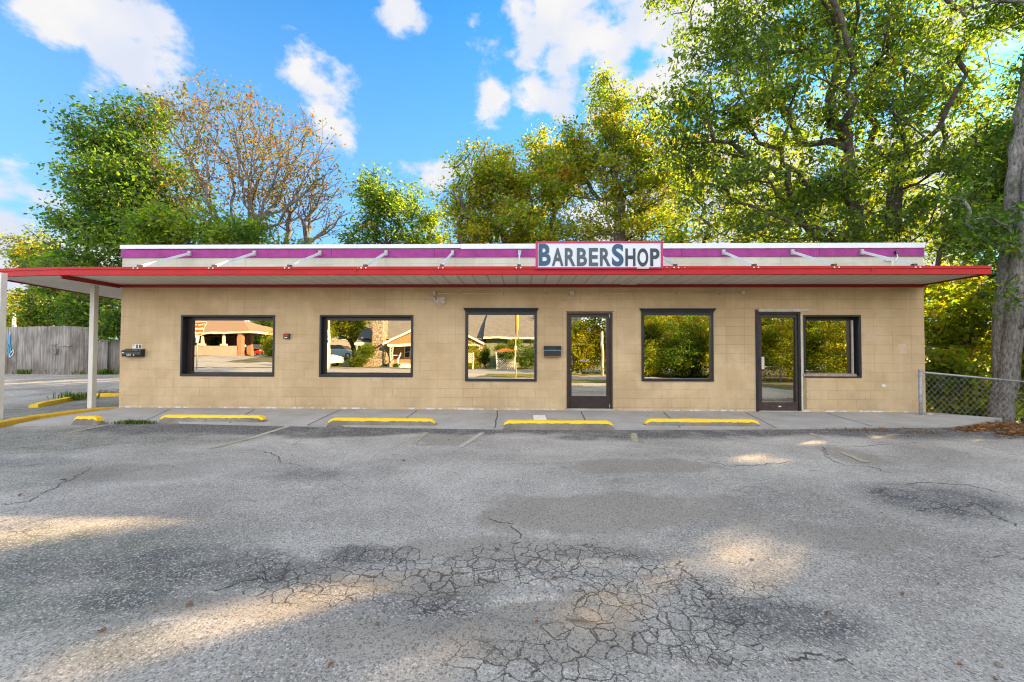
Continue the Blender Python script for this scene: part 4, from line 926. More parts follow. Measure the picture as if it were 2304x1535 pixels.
    o = m.build('torn_flap', paint('torn_card', (.55, .44, .36), .8, .3, 14, .5), None); sm = o.modifiers.new('thickness', 'SOLIDIFY'); sm.thickness = .004
    tag(o, 'torn pale flap hanging crooked under the first junction box', 'torn paper')
    m = MB(); a_, b_ = AY(979, 668, D-.05), AY(981, 674, D-.05); m.bar((a_[0], D-.05, a_[2]), (b_[0], D-.055, b_[2]), .025, .025); m.build('hole', M_box, o)
    # unpainted patches that lie on the wall
    wp = paint('bare_patch', (.60, .44, .30), .75, .1, 6); wp2 = paint('white_scuff', (.72, .70, .66), .7, .1, 8)
    for px, mt, lab in (([(1943, 767), (1953, 742), (1972, 752), (1960, 770)], wp, 'tilted bare patch of paint right of the small window'), ([(2020, 774), (2038, 774), (2040, 796), (2022, 796)], wp, 'upright bare patch of paint near the right corner'),
                        ([(839, 849), (857, 849), (856, 862), (846, 858), (838, 856)], wp, 'torn bare patch of paint below the second window'), ([(1983, 866), (1988, 864), (1994, 867), (1992, 871), (1985, 871)], wp2, 'oval white scuff low on the wall at the right')):
        P = [AY(x, y, D) for x, y in px]; m = MB(); n = len(P)
        m.prism([(p[0], p[2]) for p in P], 1, D-.004, D-.0005); o = m.build('paint_patch', mt, None); tag(o, lab, 'paint patch')
wall_things()

# ------------------------------------------------------------------ wheel stops, kerbs, markings
def wheel_stop(name, x0, x1, yf, hgt=.15, dep=.16, seed=0, broken=False):
    """weathered concrete bar with painted top; yf = front edge"""
    r = random.Random(seed); n = 34 if not broken else 12; V = []; Fs = []; prof = [(0, 0), (.008, .075), (.035, hgt), (dep-.035, hgt), (dep, .0)]
    k = len(prof)
    for i in range(n+1):
        t = i/n; x = x0+(x1-x0)*t; e = min(1, min(t, 1-t)*n*.5)
        for j, (y, z) in enumerate(prof):
            zz = z*(.62+.38*e) if z > .06 else z; V.append((x+r.uniform(-.003, .003)+((.03 if t == 0 else -.03 if t == 1 else 0) if z > .06 else 0), yf+y+r.uniform(-.004, .004)+(.004 if j == 1 else 0), -.05+zz+r.uniform(-.003, .003)))
    for i in range(n):
        for j in range(k-1): a = i*k+j; Fs.append((a, a+k, a+k+1, a+1))
    Fs += [tuple(range(k)), tuple(range((n+1)*k-1, n*k-1, -1))]
    return V, Fs, k
def stops():
    G = 'yellow topped wheel stops along the sidewalk'
    for i, (xa, xb, yb, lab) in enumerate(((157, 220, 957, 'broken stub of a yellow wheel stop at the left'), (349, 596, 954, 'yellow wheel stop beside the grass tuft, below the first window'), (731, 982, 962, 'cracked yellow wheel stop below the second window'), (1130, 1383, 968, 'yellow wheel stop in front of the white card and bronze door'), (1452, 1712, 964, 'yellow wheel stop with dead leaves at its right end'))):
        A, B = AZ(xa, yb, -.05), AZ(xb, yb, -.05); yf = (A[1]+B[1])/2
        V, Fs, k = wheel_stop('s', A[0], B[0], yf, seed=i, broken=i == 0)
        t = thing('wheel_stop', lab, 'wheel stop', ((A[0]+B[0])/2, yf+.08, -.05), G)
        m = MB(); m.add(V, Fs); m.build('concrete_bar', M_stop, t)
        # painted cap 3 mm proud over top and upper bevel
        Vt = []; n = len(V)//k
        for s in range(n):
            r = V[s*k:(s+1)*k]; lo = np.array(r[1])*.55+np.array(r[2])*.45; lo2 = np.array(r[4])*.4+np.array(r[3])*.6; lo[2] += rnd.uniform(-.008, .008)
            Vt += [lo+[0, -.004, 0], np.array(r[2])+[0, -.003, .004], np.array(r[3])+[0, .003, .004], lo2+[0, .004, 0]]
        Fs2 = [(s*4+j, (s+1)*4+j, (s+1)*4+j+1, s*4+j+1) for s in range(n-1) for j in range(3)]+[(0, 1, 2, 3), (4*n-1, 4*n-2, 4*n-3, 4*n-4)]
        m = MB(); m.add(Vt, Fs2); m.build('painted_top', M_yel, t)
    def kerb(path, wid, zt, mat, lab, name='kerb'):
        P = [np.array(p[:2]) for p in path]; zs = [p[2] for p in path]; L = []
        # resample
        Q = []; 
        for (a, za), (b, zb) in zip(zip(P[:-1], zs[:-1]), zip(P[1:], zs[1:])):
            m_ = max(1, int(np.linalg.norm(b-a)/.15))
            for s in range(m_): Q.append((*(a+(b-a)*s/m_), za+(zb-za)*s/m_))
        Q.append((*P[-1], zs[-1])); Q = np.array(Q); T = np.gradient(Q[:, :2], axis=0); T /= np.linalg.norm(T, axis=1)[:, None]; Nn = np.stack([T[:, 1], -T[:, 0]], 1)
        V = []; k = 5; n = len(Q)
        for i in range(n):
            e = min(1, .45+.3*min(i, n-1-i)); w2 = wid/2
            for o_, z in ((-w2, -.3), (-w2+.005, -.02), (-w2+.03, 0), (w2-.03, 0), (w2, -.3)):
                q = Q[i, :2]+Nn[i]*(o_+rnd.uniform(-.006, .006)); V.append((q[0], q[1], Q[i, 2]+z*1.-(1-e)*.05+rnd.uniform(-.004, .004)))
        Fs = [(i*k+j, i*k+j+1, (i+1)*k+j+1, (i+1)*k+j) for i in range(n-1) for j in range(k-1)]+[tuple(range(k)), tuple(range(n*k-1, (n-1)*k-1, -1))]
        m = MB(); m.add(V, Fs); o = m.build(name, mat, None); tag(o, lab, 'kerb'); return o
    z = .055
    p = [AZ(262, 913, z), AZ(180, 922, z), AZ(80, 934, z), AZ(0, 947, z), AZ(-90, 966, z), AZ(-200, 990, z)]
    for q in p: q[2] = z
    kerb(p, .17, 0, M_yel2, 'long worn yellow kerb running from the shop corner past both canopy posts')
    def on(px, py, dz):
        q = AZ(px, py, dz); 
        for _ in range(6): q = AZ(px, py, float(gz(q[0], q[1]))+.10)
        return q
    kerb([on(76, 908, .05), on(105, 903, .05), on(140, 897, .05), on(170, 889.5, .05)], .20, 0, M_yel, 'short yellow kerb piece with a rounded end, left of the canopy post')
    kerb([on(174, 886, .05), on(205, 885, .05), on(240, 884.5, .05), on(285, 883.5, .05)], .16, 0, M_yel, 'straight yellow kerb piece behind the canopy post')
    # worn stall lines and a blank patch, painted on the asphalt
    mt = paint('worn_line', (.42, .38, .31), .85, .3, 18, .3); mt2 = paint('worn_line_yellow', (.34, .31, .22), .85, .35, 18, .3)
    for k, (a, b, w_, q) in enumerate((((648, 960), (560, 988), .09, mt), ((560, 988), (470, 1010), .09, mt2), ((1086, 974), (1035, 1006), .09, mt), ((960, 974), (930, 1000), .07, mt2), ((1427, 975), (1428, 996), .10, mt2), ((232, 958), (150, 976), .08, mt2), ((1895, 1018), (1948, 1040), .10, mt2), ((1822, 975), (1850, 986), .09, mt2))):
        A, B = AZ(*a, -.05), AZ(*b, -.05); m = MB(); u_ = (B-A)/np.linalg.norm(B-A); s = np.array([-u_[1], u_[0], 0])*w_/2; n = max(4, int(np.linalg.norm(B-A)/.06)); V = []
        for i in range(n+1):
            p_ = A+(B-A)*i/n; e = rnd.uniform(.75, 1.1); l, r_ = p_+s*e, p_-s*rnd.uniform(.75, 1.1)
            V += [(l[0], l[1], gh(l[0], l[1])+.006), (r_[0], r_[1], gh(r_[0], r_[1])+.006)]
        m.add(V, [(2*i, 2*i+1, 2*i+3, 2*i+2) for i in range(n)]); m.build('stall_line', q, kind='structure')
    # long cracks: dark strips that follow the surface
    for pts in ([(1852, 1005), (1862, 1030), (1900, 1046), (1950, 1048), (2010, 1066)], [(1975, 1092), (2080, 1085), (2180, 1090), (2304, 1122)], [(1960, 1110), (2000, 1098), (2060, 1112)], [(1570, 1035), (1650, 1052), (1720, 1046), (1790, 1040)], [(0, 1022), (90, 1018), (170, 1010), (240, 990)],
                [(2150, 1150), (2190, 1130), (2250, 1165), (2304, 1190)], [(2060, 1150), (2120, 1140), (2200, 1160)], [(560, 1010), (620, 1022), (630, 1040), (700, 1050)], [(0, 1135), (60, 1128), (150, 1082), (215, 1045)], [(1100, 1165), (1150, 1180), (1180, 1215)], [(1830, 1000), (1920, 1005), (2100, 995)],
                [(1520, 1260), (1560, 1300), (1590, 1340), (1660, 1370)], [(1760, 1480), (1850, 1470), (1930, 1490)], [(470, 1330), (560, 1310), (640, 1300)]):
        P = []
        for a, b in zip(pts[:-1], pts[1:]):
            for s in range(9): P.append((a[0]+(b[0]-a[0])*s/9, a[1]+(b[1]-a[1])*s/9))
        W = [AZ(x, y, -.05) for x, y in P]; V = []
        for i, q in enumerate(W):
            t_ = W[min(i+1, len(W)-1)]-W[max(i-1, 0)]; t_ /= np.linalg.norm(t_)+1e-9; nrm = np.array([-t_[1], t_[0], 0]); q = q+nrm*rnd.uniform(-.03, .03)
            h = rnd.uniform(.002, .008)*(0.2 if i in (0, len(W)-1) else 1); 
            for s in (1, -1): z_ = q+nrm*s*h; V.append((z_[0], z_[1], gh(z_[0], z_[1])+.003))
        m = MB(); m.add(V, [(2*i, 2*i+1, 2*i+3, 2*i+2) for i in range(len(W)-1)]); m.build('asphalt_crack', M_crk, kind='structure')
stops()

def litter():
    rng = np.random.default_rng(3)
    def scatter(name, label, cat, spots, n, size, mat, zoff=.004):
        P = []
        for k in range(n):
            px, py, rx, ry = spots[rng.integers(len(spots))]
            q = AZ(px+rng.normal()*rx*.5, py+rng.normal()*ry*.5, -.04); P.append((q[0], q[1], max(gh(q[0], q[1]), -.05)+zoff+rng.uniform(0, .02)))
        P = np.array(P); V, Fq, h = leaf_mesh(P, size, rng, 0, .55, rng.uniform(0, 1, n)); V = V.reshape(-1, 4, 3); V[:, :, 2] = P[:, None, 2]+np.abs(V[:, :, 2]-P[:, None, 2])*.3; V = V.reshape(-1, 3)
        o = finish(name, np_mesh(name, V, Fq, {'hue': h}), mat, None, kind='stuff'); tag(o, label, cat)
    scatter('leaf_litter', 'brown leaf litter heaped at the foot of the leaning trunk and fence', 'dead leaves', [(2230, 955, 60, 10), (2270, 962, 60, 10), (2190, 965, 40, 6), (2290, 975, 40, 8), (2090, 940, 40, 5), (2140, 950, 40, 5)], 1500, .09, L_dead)
    scatter('leaf_litter', 'thin line of dead leaves and grit along the sidewalk edge at the right', 'dead leaves', [(1690, 958, 45, 3), (1720, 962, 30, 4), (1930, 966, 60, 5), (1990, 968, 60, 5), (2080, 972, 50, 4), (2020, 925, 22, 3)], 520, .055, L_dead)
    scatter('leaf_litter', 'dead leaves caught between the yellow kerb pieces at the left', 'dead leaves', [(200, 892, 40, 4), (240, 888, 30, 2), (170, 898, 25, 3), (210, 858, 60, 4), (140, 856, 40, 3)], 500, .10, L_dead)
    # single fallen leaves on the lot
    base = None; G = 'single leaves fallen on the lot'
    spots = [(752, 1026, .07), (908, 1036, .12), (1290, 1118, .05), (142, 1079, .13), (48, 1112, .10), (1118, 1236, .07), (426, 1362, .09), (230, 1420, .11), (745, 1495, .06), (1248, 1298, .07), (1208, 1395, .05), (1335, 1210, .05), (2030, 1332, .06), (1860, 1373, .06), (2240, 1522, .05), (2160, 1490, .06), (1985, 1155, .05), (850, 1402, .06), (575, 1128, .04), (390, 1048, .08), (1040, 1123, .05), (1600, 1330, .05), (1680, 1202, .03), (2110, 1310, .05), (1010, 990, .07), (890, 1057, .05), (705, 1172, .03), (1510, 1240, .04)]
    for i, (px, py, s) in enumerate(spots):
        q = AZ(px, py, -.04); z = gh(q[0], q[1])+.006
        if base is None:
            m = MB(); V = []
            prof = [(0, .0), (.18, .28), (.45, .40), (.75, .26), (1.0, 0)]
            for x, w_ in prof: V += [(x-.5, w_, .10*math.sin(x*3)+w_*.35), (x-.5, 0, .02+.06*math.sin(x*3)), (x-.5, -w_, .10*math.sin(x*3)+w_*.2)]
            m.add(V, [(3*a+j, 3*a+j+1, 3*a+j+4, 3*a+j+3) for a in range(4) for j in range(2)])
            base = m.build('fallen_leaf', paint('dry_leaf', (.16, .07, .03), .7, .4, 12, .3), None); o = base
        else: o = base.copy(); COL.objects.link(o)
        tag(o, 'small curled brown leaf lying alone on the open asphalt', 'leaf', G)
        o.location = (q[0], q[1], z); o.rotation_euler = (rnd.uniform(-.3, .3), rnd.uniform(-.3, .3), rnd.uniform(0, 6.3)); s *= .5; o.scale = (s, s*rnd.uniform(.6, 1), s*1.5)
    # loose stones
    bs = None
    for i, (px, py, s) in enumerate(((2232, 1308, .022), (1693, 1254, .02), (1248, 1298, .02), (808, 1388, .018), (1330, 1518, .02), (2247, 1488, .024), (2003, 1232, .012), (1150, 1415, .016), (640, 1218, .012), (1402, 1234, .014))):
        q = AZ(px, py, -.04); z = gh(q[0], q[1])
        if bs is None: m = MB(); m.ball((0, 0, 0), 1, 1, .8, .6, 7, 5); m.v = [(x*rnd.uniform(.75, 1.15), y*rnd.uniform(.75, 1.15), z) for x, y, z in m.v]; bs = m.build('loose_stone', M_stop, None); o = bs
        else: o = bs.copy(); COL.objects.link(o)
        tag(o, 'small loose stone lying on the cracked asphalt', 'stone', 'loose stones on the lot'); o.location = (q[0], q[1], z+s*.25); s *= .7; o.scale = (s*rnd.uniform(.8, 1.3), s, s*rnd.uniform(.7, 1)); o.rotation_euler = (0, 0, i)
    # grass tuft by the first stop, weeds by the kerb and fence
    def tuft(px, py, rx, n, hgt, label, zb=None, name='grass_tuft', mat=None, w_=.006):
        c = AZ(px, py, -.03) if zb is None else zb; e = AZ(px+rx, py, -.03) if zb is None else (c[0]+rx, 0, 0); R = abs(e[0]-c[0])
        x = c[0]+rng.normal(size=n)*R*.5; y = c[1]+rng.normal(size=n)*R*.13; z = np.full(n, -.05) if zb is None else np.full(n, c[2])
        az = rng.uniform(0, 6.28, n); ln = hgt*rng.uniform(.5, 1.2, n); be = rng.uniform(.2, .9, n); B = np.stack([x, y, z], 1); d = np.stack([np.cos(az), np.sin(az), np.zeros(n)], 1); s = np.stack([-np.sin(az), np.cos(az), np.zeros(n)], 1)*w_
        T1 = B+d*(ln*be*.35)[:, None]+np.array([0, 0, 1])*(ln*.6)[:, None]; T2 = B+d*(ln*be)[:, None]+np.array([0, 0, 1])*(ln*(1-.3*be))[:, None]
        V = np.stack([B-s, B+s, T1+s*.8, T1-s*.8, T2], 1).reshape(-1, 3); i = np.arange(n)[:, None]*5
        Fq = np.concatenate([i+np.array([[0, 1, 2]]), i+np.array([[0, 2, 3]]), i+np.array([[3, 2, 4]])], 0)
        o = finish(name, np_mesh(name, V, Fq, {'hue': np.repeat(rng.uniform(0, 1, n), 5)}), mat or L_grass, None, kind='stuff'); tag(o, label, 'grass')
    tuft(302, 951, 38, 420, .085, 'green grass tuft growing at the sidewalk edge left of the first full wheel stop')
    tuft(0, 0, .55, 160, .22, 'green weeds growing inside the yellow kerb pieces', AZ(168, 897, .0), 'weeds', w_=.012)
    for px, lab in ((62, 'weeds at the left foot of the plank fence'), (126, 'bright weeds under the middle of the plank fence'), (160, 'dark weeds at the fence foot left of the canopy post'), (240, 'weeds at the fence foot by the shop corner')):
        q = AY(px, 845, 17.8); q[2] = float(gz(q[0], q[1])); tuft(0, 0, .5, 120, .28, lab, q, 'weeds', w_=.02)
    # white card on the sidewalk
    a, b = AZ(1201, 948, .0), AZ(1227, 936, .0); m = MB(); m.add([(a[0], a[1], .002), (b[0], a[1], .002), (b[0]-.005, b[1], .012), (a[0]+.005, b[1], .012), (a[0], a[1], .006), (b[0], a[1], .006), (b[0]-.005, b[1], .016), (a[0]+.005, b[1], .016)], [(0, 3, 2, 1), (4, 5, 6, 7), (0, 1, 5, 4), (1, 2, 6, 5), (2, 3, 7, 6), (3, 0, 4, 7)])
    o = m.build('paper_card', M_wht, None); tag(o, 'white card lying on the sidewalk behind a wheel stop', 'card')
litter()

# ------------------------------------------------------------------ fences
def chain_fence():
    x0 = AY(2071, 880, 9.3)[0]; Yp = 9.3; zb = -.07; zt = AY(2071, 834, Yp)[2]; e = AY(2304, 856, Yp); x1 = x0+ (e[0]-x0)*1.35; z1 = zt+(e[2]-zt)*1.35
    t = thing('chain_link_fence', 'galvanised chain-link fence sloping down from the right corner of the shop', 'fence', (x0, Yp, zb))
    m = MB(); m.tube([(x0, Yp, zb-.1), (x0, Yp, zt-.01)], .034, 12); p = m.build('post', M_galv, t, smooth=True)
    m = MB(); m.ball((x0, Yp, zt), .042, 1, 1, .8); m.build('post_cap', M_galv, p, smooth=True)
    m = MB(); m.tube([(x1, Yp, z1-1.3), (x1, Yp, z1)], .03, 10); m.build('post', M_galv, t, smooth=True)
    m = MB(); m.tube([(x0, Yp, zt-.03), (x1, Yp, z1-.03)], .020, 10); m.build('top_rail', M_galv, t, smooth=True)
    m = MB(); sp = .062; n = int((x1-x0)/sp); hgt = .99; k = int(hgt/sp*1.0)
    for i in range(n):
        pts = []
        for j in range(k+1):
            xx = x0+.03+sp*i+(sp if (i+j) % 2 else 0)*.97; q = (xx-x0)/(x1-x0); pts.append((xx, Yp-.022+(.003 if j % 2 else -.003), zt-.04+(z1-zt)*q-hgt*(j/k)))
        m.tube(pts, .0026, 3, cap=False)
    m.build('wire_mesh', M_galv, t)
    m = MB()
    for z in (.15, .4, .65, .9): m.tube([(x0, Yp, zb+z), (x0, Yp, zb+z+.02)], .040, 12)
    m.build('tension_band', M_galv, t); 
chain_fence()
def plank_fence():
    A, B, C_ = AY(-40, 738, 18), AY(148, 733.5, 17.6), AY(300, 744, 18.4)
    t = thing('plank_fence', 'tall weathered grey plank fence with dark stains across the back lot', 'fence', (B[0], B[1], .2))
    rr = random.Random(4)
    def run(P, Q, name, nz=0):
        m = MB(); L = np.linalg.norm(Q[:2]-P[:2]); n = int(L/.145); u = (Q[:2]-P[:2])/L; nr = np.array([u[1], -u[0]])
        for i in range(n):
            a = P[:2]+u*(L*i/n+.003); b = P[:2]+u*(L*(i+1)/n-.003); zt = P[2]+(Q[2]-P[2])*i/n+rr.uniform(-.012, .012)+nz; off = nr*rr.uniform(0, .012); zb = min(float(gz(a[0], a[1])), .3)-.05
            a = a+off; b = b+off; c = b-nr*.02; d = a-nr*.02
            m.add([(*a, zb), (*b, zb), (*c, zb), (*d, zb), (*a, zt), (*b, zt), (*c, zt), (*d, zt)], [(0, 1, 5, 4), (1, 2, 6, 5), (2, 3, 7, 6), (3, 0, 4, 7), (4, 5, 6, 7)])
        return m.build(name, M_wood, t)
    p1 = run(A, B, 'plank_panel'); 
    M1 = B+(C_-B)*.62; p2 = run(B, M1, 'plank_panel'); p3 = run(M1+np.array([-.3, .05, -.42]), C_+np.array([0, .05, -.42]), 'plank_panel')
    # cover boards nailed on the face
    for px, py, w_, h_ in ((118, 775, .34, .07), (122, 790, .22, .26), (146, 777, .5, .05)):
        q = AY(px, py, 17.55); m = MB(); m.box(q[0]-w_/2, q[0]+w_/2, 17.52, 17.545, q[2]-h_/2, q[2]+h_/2); m.build('patch_board', M_wood, t)
    # blue and white graffiti at the left end
    gb, gw = paint('graffiti_blue', (.05, .28, .48), .6), paint('graffiti_white', (.6, .65, .66), .6)
    for pts, mt, wd in (([(13, 752), (12, 768), (15, 790), (12, 800)], gb, 6), ([(10, 775), (14, 783), (11, 796)], gb, 6), ([(14, 748), (14, 756)], gw, 2), ([(22, 786), (24, 793), (20, 800), (12, 804), (14, 797), (20, 790), (24, 788)], gw, 1.6)):
        m = MB()
        for (xa, ya), (xb, yb) in zip(pts[:-1], pts[1:]):
            p, q = AY(xa, ya, 17.7), AY(xb, yb, 17.7); d_ = q-p; s = np.array([d_[2], 0, -d_[0]]); s = s/np.linalg.norm(s)*wd*.5*18/F
            yq = lambda v: 17.6+(18-17.6)*(B[0]-v[0])/(B[0]-A[0])-.035
            V = [p-s, p+s, q+s, q-s]; m.add([(v[0], yq(v), v[2]) for v in V], [(0, 1, 2, 3)])
        m.build('graffiti', mt, t)
plank_fence()
def poles_and_wires():
    q = AY(34, 705, 38); t = thing('utility_pole', 'pale utility pole with a crossarm beyond the plank fence', 'utility pole', (q[0], 38, 0))
    zt = AY(31, 700, 38)[2]; m = MB(); m.tube([(q[0], 38, -.5), (q[0]-.1, 38, zt)], [.17, .12], 10); m.build('pole', M_cream, t, smooth=True)
    m = MB(); m.box(q[0]-.5, q[0]+.3, 37.9, 38.0, zt-.35, zt-.22); m.build('crossarm', M_cream, t)
    m = MB(); m.tube([(q[0]+.2, 37.8, zt-2), (q[0]+.2, 37.8, zt-1.3)], .16, 10); m.build('transformer', M_galv, t)
    for k, (ya, yb) in enumerate(((651, 664), (659, 669))):
        a, b = AY(-20, ya-3, 30), AY(330, yb+10, 34); pts = [a+(b-a)*s/14+np.array([0, 0, -.5*math.sin(math.pi*s/14)*.5]) for s in range(15)]
        m = MB(); m.tube(pts, .02, 4); o = m.build('overhead_wire', M_box, None); tag(o, ('upper', 'lower')[k]+' of the two dark wires crossing the sky under the left canopy', 'wire')
poles_and_wires()

# ------------------------------------------------------------------ the other side of the street (what the windows mirror)
def mat_lawn():
    t = NT('dry_lawn'); c = t.mix(t.mr(t.noise(1.1, 6, .65), .35, .65), (.13, .155, .03), (.27, .235, .07)); c = t.mix(t.mr(t.noise(30, 4, .7), .4, .7, 0, .5), c, (.07, .09, .02))
    return t.done(c, .9, t.bump(t.noise(60, 4, .7), 1, .03), spec=.1)
M_lawn = mat_lawn(); M_road = mat_conc('road_surface', (.26, .25, .24), (.34, .33, .315), .2)
def street():
    def sheet(name, x0, x1, y0, y1, z, mat, nx=60):
        xs = np.linspace(x0, x1, nx); ys = np.linspace(y0, y1, 8); X, Y = np.meshgrid(xs, ys); Z = gz(X, Y)+z
        i = np.arange(nx*8).reshape(8, nx); Fq = np.stack([i[:-1, :-1], i[:-1, 1:], i[1:, 1:], i[1:, :-1]], -1).reshape(-1, 4)
        return finish(name, np_mesh(name, np.stack([X, Y, Z], -1).reshape(-1, 3), Fq), mat, None, kind='structure')
    sheet('road', -120, 120, -13.2, -6.6, .012, M_road, 90)
    sheet('lawn', -17, 120, -19, -13.9, .022, M_lawn, 90); sheet('street_pavement', -120, -17.05, -19, -13.9, .022, M_road, 60)
    sheet('street_pavement', -120, -2.4, -13.88, -13.22, .06, M_conc, 60)
    sheet('lawn', -1.6, 9.0, -6.4, -3.4, .02, M_lawn, 30)
    sheet('driveway', -34, -27.5, -45, -19, .03, M_road, 20)
    m = MB()
    for k in range(30): x = -90+6*k; m.box(x, x+2.6, -9.95, -9.85, -.034, -.030)
    m.build('lane_marking', M_yel2, kind='structure')
street()
M_roof = paint('grey_shingle', (.17, .165, .16), .9, .2, 3, .6); M_roof2 = paint('tan_shingle', (.27, .18, .12), .9, .12, 3, .6)
M_side = paint('tan_siding', (.34, .21, .10), .7, .1, 4); M_greyside = paint('grey_siding', (.34, .31, .27), .7, .1, 3); M_shade_s = paint('shade_siding', (.20, .23, .16), .7, .1, 3)
def mat_stone():
    t = NT('field_stone'); c = t.vor(4.5, out='Color'); s = t.N.new('ShaderNodeSeparateColor'); t.L.new(c, s.inputs[0]); e = t.vor(4.5, 'DISTANCE_TO_EDGE')
    k = t.ramp(s.outputs[0], [(0, (.24, .20, .16)), (.5, (.42, .36, .28)), (1, (.34, .24, .18))]); k = t.mix(t.mr(e, .0, .06, 1, 0), k, (.12, .11, .10))
    return t.done(k, .85, t.bump(t.mr(e, 0, .1), 1, .04))
M_stone = mat_stone()
def mat_brick():
    t = NT('red_brick'); b = t.N.new('ShaderNodeTexBrick'); v = t.N.new('ShaderNodeSeparateXYZ'); t.L.new(t.vec(), v.inputs[0]); cb = t.N.new('ShaderNodeCombineXYZ'); t.L.new(t.math('ADD', v.outputs[0], v.outputs[1]), cb.inputs[0]); t.L.new(v.outputs[2], cb.inputs[1]); t.L.new(cb.outputs[0], b.inputs['Vector'])
    b.inputs['Scale'].default_value = 1; b.inputs['Brick Width'].default_value = .2; b.inputs['Row Height'].default_value = .07; b.inputs['Mortar Size'].default_value = .008
    b.inputs['Color1'].default_value = (.34, .11, .05, 1); b.inputs['Color2'].default_value = (.42, .16, .08, 1); b.inputs['Mortar'].default_value = (.3, .25, .2, 1)
    return t.done(b.outputs['Color'], .85)
M_brick = mat_brick()
M_dglass = NT('dark_glass').done((.02, .03, .035), .05, spec=.8)
def fwin(parent, x0, x1, y, z0, z1, mt=None, name='window', cols=2, rows=2):
    """sash window on a wall that faces +Y"""
    m = MB(); t = .06
    for q in ((x0, x1, z1-t, z1), (x0, x1, z0, z0+t), (x0, x0+t, z0+t, z1-t), (x1-t, x1, z0+t, z1-t)): m.box(q[0], q[1], y, y+.05, q[2], q[3])
    for k in range(1, rows): z = z0+(z1-z0)*k/rows; m.box(x0+t, x1-t, y, y+.04, z-.02, z+.02)
    f = m.build(name, mt or M_wht, parent)
    m = MB(); m.box(x0+t, x1-t, y+.002, y+.012, z0+t, z1-t); m.build('pane', M_dglass, f)
def cottage():
    P = lambda px, py, d=36.: RF(px, py, d)
    t = thing('cottage', 'low cottage across the street with grey shingle roof, stone chimney and front gable', 'house', (-6, -19, 0))
    Y0 = 2*D-36.                     # front wall line
    xa, xg0, xg1, xb = P(806, 0)[0], P(880, 0)[0], P(1096, 0)[0], 5.6
    ze = P(840, 772)[2]; ze2 = P(1150, 758)[2]; xm = (xg0+xg1)/2; za = 4.05
    m = MB(); m.box(xa+.4, xb-.4, Y0-9, Y0-.5, -.3, ze+.1); m.build('wall', M_side, t)
    m = MB(); m.box(xg1+.02, xb-.4, Y0-.498, Y0-.44, -.1, ze2-.02); m.build('shaded_wall', M_shade_s, t)  # shade on this part of the wall is put into a darker green colour
    yr = Y0-5; zr = 5.6
    for nm, x0, x1, z0 in (('a', xa, xg1-.2, ze), ('b', xg1-.198, xb, ze2)):
        m = MB(); m.prism([(Y0+.1, z0), (yr, zr), (Y0-10.2, z0), (Y0-10.2, z0-.12), (yr, zr-.16), (Y0+.1, z0-.12)], 0, x0, x1); rf = m.build('roof', M_roof, t)
        m = MB(); m.box(x0, x1, Y0+.102, Y0+.15, z0-.16, z0+.02); m.build('eave_board', M_wht, rf)
    m = MB(); m.box(xa+.5, xb-.4, Y0-.42, Y0+.05, ze2-.18, ze2-.13); m.build('soffit', M_greyside, t)
    # front gable over the porch
    yg = Y0+1.4
    m = MB(); m.prism([(xg0, ze), (xm, za), (xg1, ze), (xg1, ze-.12), (xm, za-.14), (xg0, ze-.12)], 1, yg, Y0-3.2); m.build('gable_roof', M_roof, t)
    m = MB(); m.add([(xg0, yg+.03, ze+.02), (xg0, yg+.03, ze-.18), (xm, yg+.03, za-.16), (xm, yg+.03, za+.06), (xg1, yg+.03, ze+.02), (xg1, yg+.03, ze-.18), (xg0, yg-.0, ze-.18), (xm, yg, za-.16), (xg1, yg, ze-.18)], [(0, 1, 2, 3), (3, 2, 5, 4), (1, 6, 7, 2), (2, 7, 8, 5)]); m.build('rake_board', M_wht, t)
    m = MB(); m.add([(xg0+.3, yg-.15, ze-.05), (xg1-.3, yg-.15, ze-.05), (xm, yg-.15, za-.25)], [(0, 1, 2)]); m.build('gable_wall', M_side, t)
    m = MB(); m.box(xg0+.3, xg1-.3, yg-.2, yg-.12, ze-.25, ze-.06); m.build('porch_beam', M_wht, t)
    for px in (897, 945, 1010, 1088):
        x = P(px, 0)[0]; m = MB(); m.box(x-.14, x-.10, yg-.2, yg-.14, -.05, ze-.25); m.box(x+.10, x+.14, yg-.2, yg-.14, -.05, ze-.25)
        for k in range(14):
            z = k*.145; m.bar((x-.1, yg-.17, z), (x+.1, yg-.17, z+.145), .012, .02); m.bar((x+.1, yg-.165, z), (x-.1, yg-.165, z+.145), .012, .02)
        m.build('lattice_post', M_wht, t)
    m = MB(); m.box(xg0+.3, xg1-.3, Y0-.5, yg-.1, -.1, .35); m.build('porch_floor', M_conc2, t)
    m = MB(); m.box(-9.9, -8.6, yg-.1, yg+.3, -.1, .24); m.box(-9.9, -8.6, yg+.3, yg+.65, -.1, .12); m.build('steps', M_wht, t)
    m = MB(); m.bar((-9.95, yg-.1, 1.15), (-9.95, yg+.6, .65), .05, .07); m.bar((-9.95, yg+.6, -.1), (-9.95, yg+.6, .75), .08, .08); m.build('handrail', M_wht, t)
    for k in range(8):
        m = MB(); z = .36; x = xg0+.6+k*.9
        if x < xg1-.4 and not (-10.1 < x < -8.4): m.box(x, x+.85, yg-.17, yg-.13, .95, 1.0); m.box(x, x+.04, yg-.17, yg-.13, .35, .95); m.build('railing', M_wht, t)
    for a, b in ((912, 926), (945, 962), (1040, 1060)): fwin(t, P(a, 0)[0], P(b, 0)[0], Y0-.498, .7, 1.75)
    fwin(t, 1.2, 2.1, Y0-.438, .8, 1.7, M_greyside); fwin(t, -1.4, -.6, Y0-.438, .8, 1.7, M_greyside)
    m = MB(); m.box(-7.3, -6.4, Y0-.498, Y0-.44, .35, 2.0); m.build('front_door', M_wht, t)
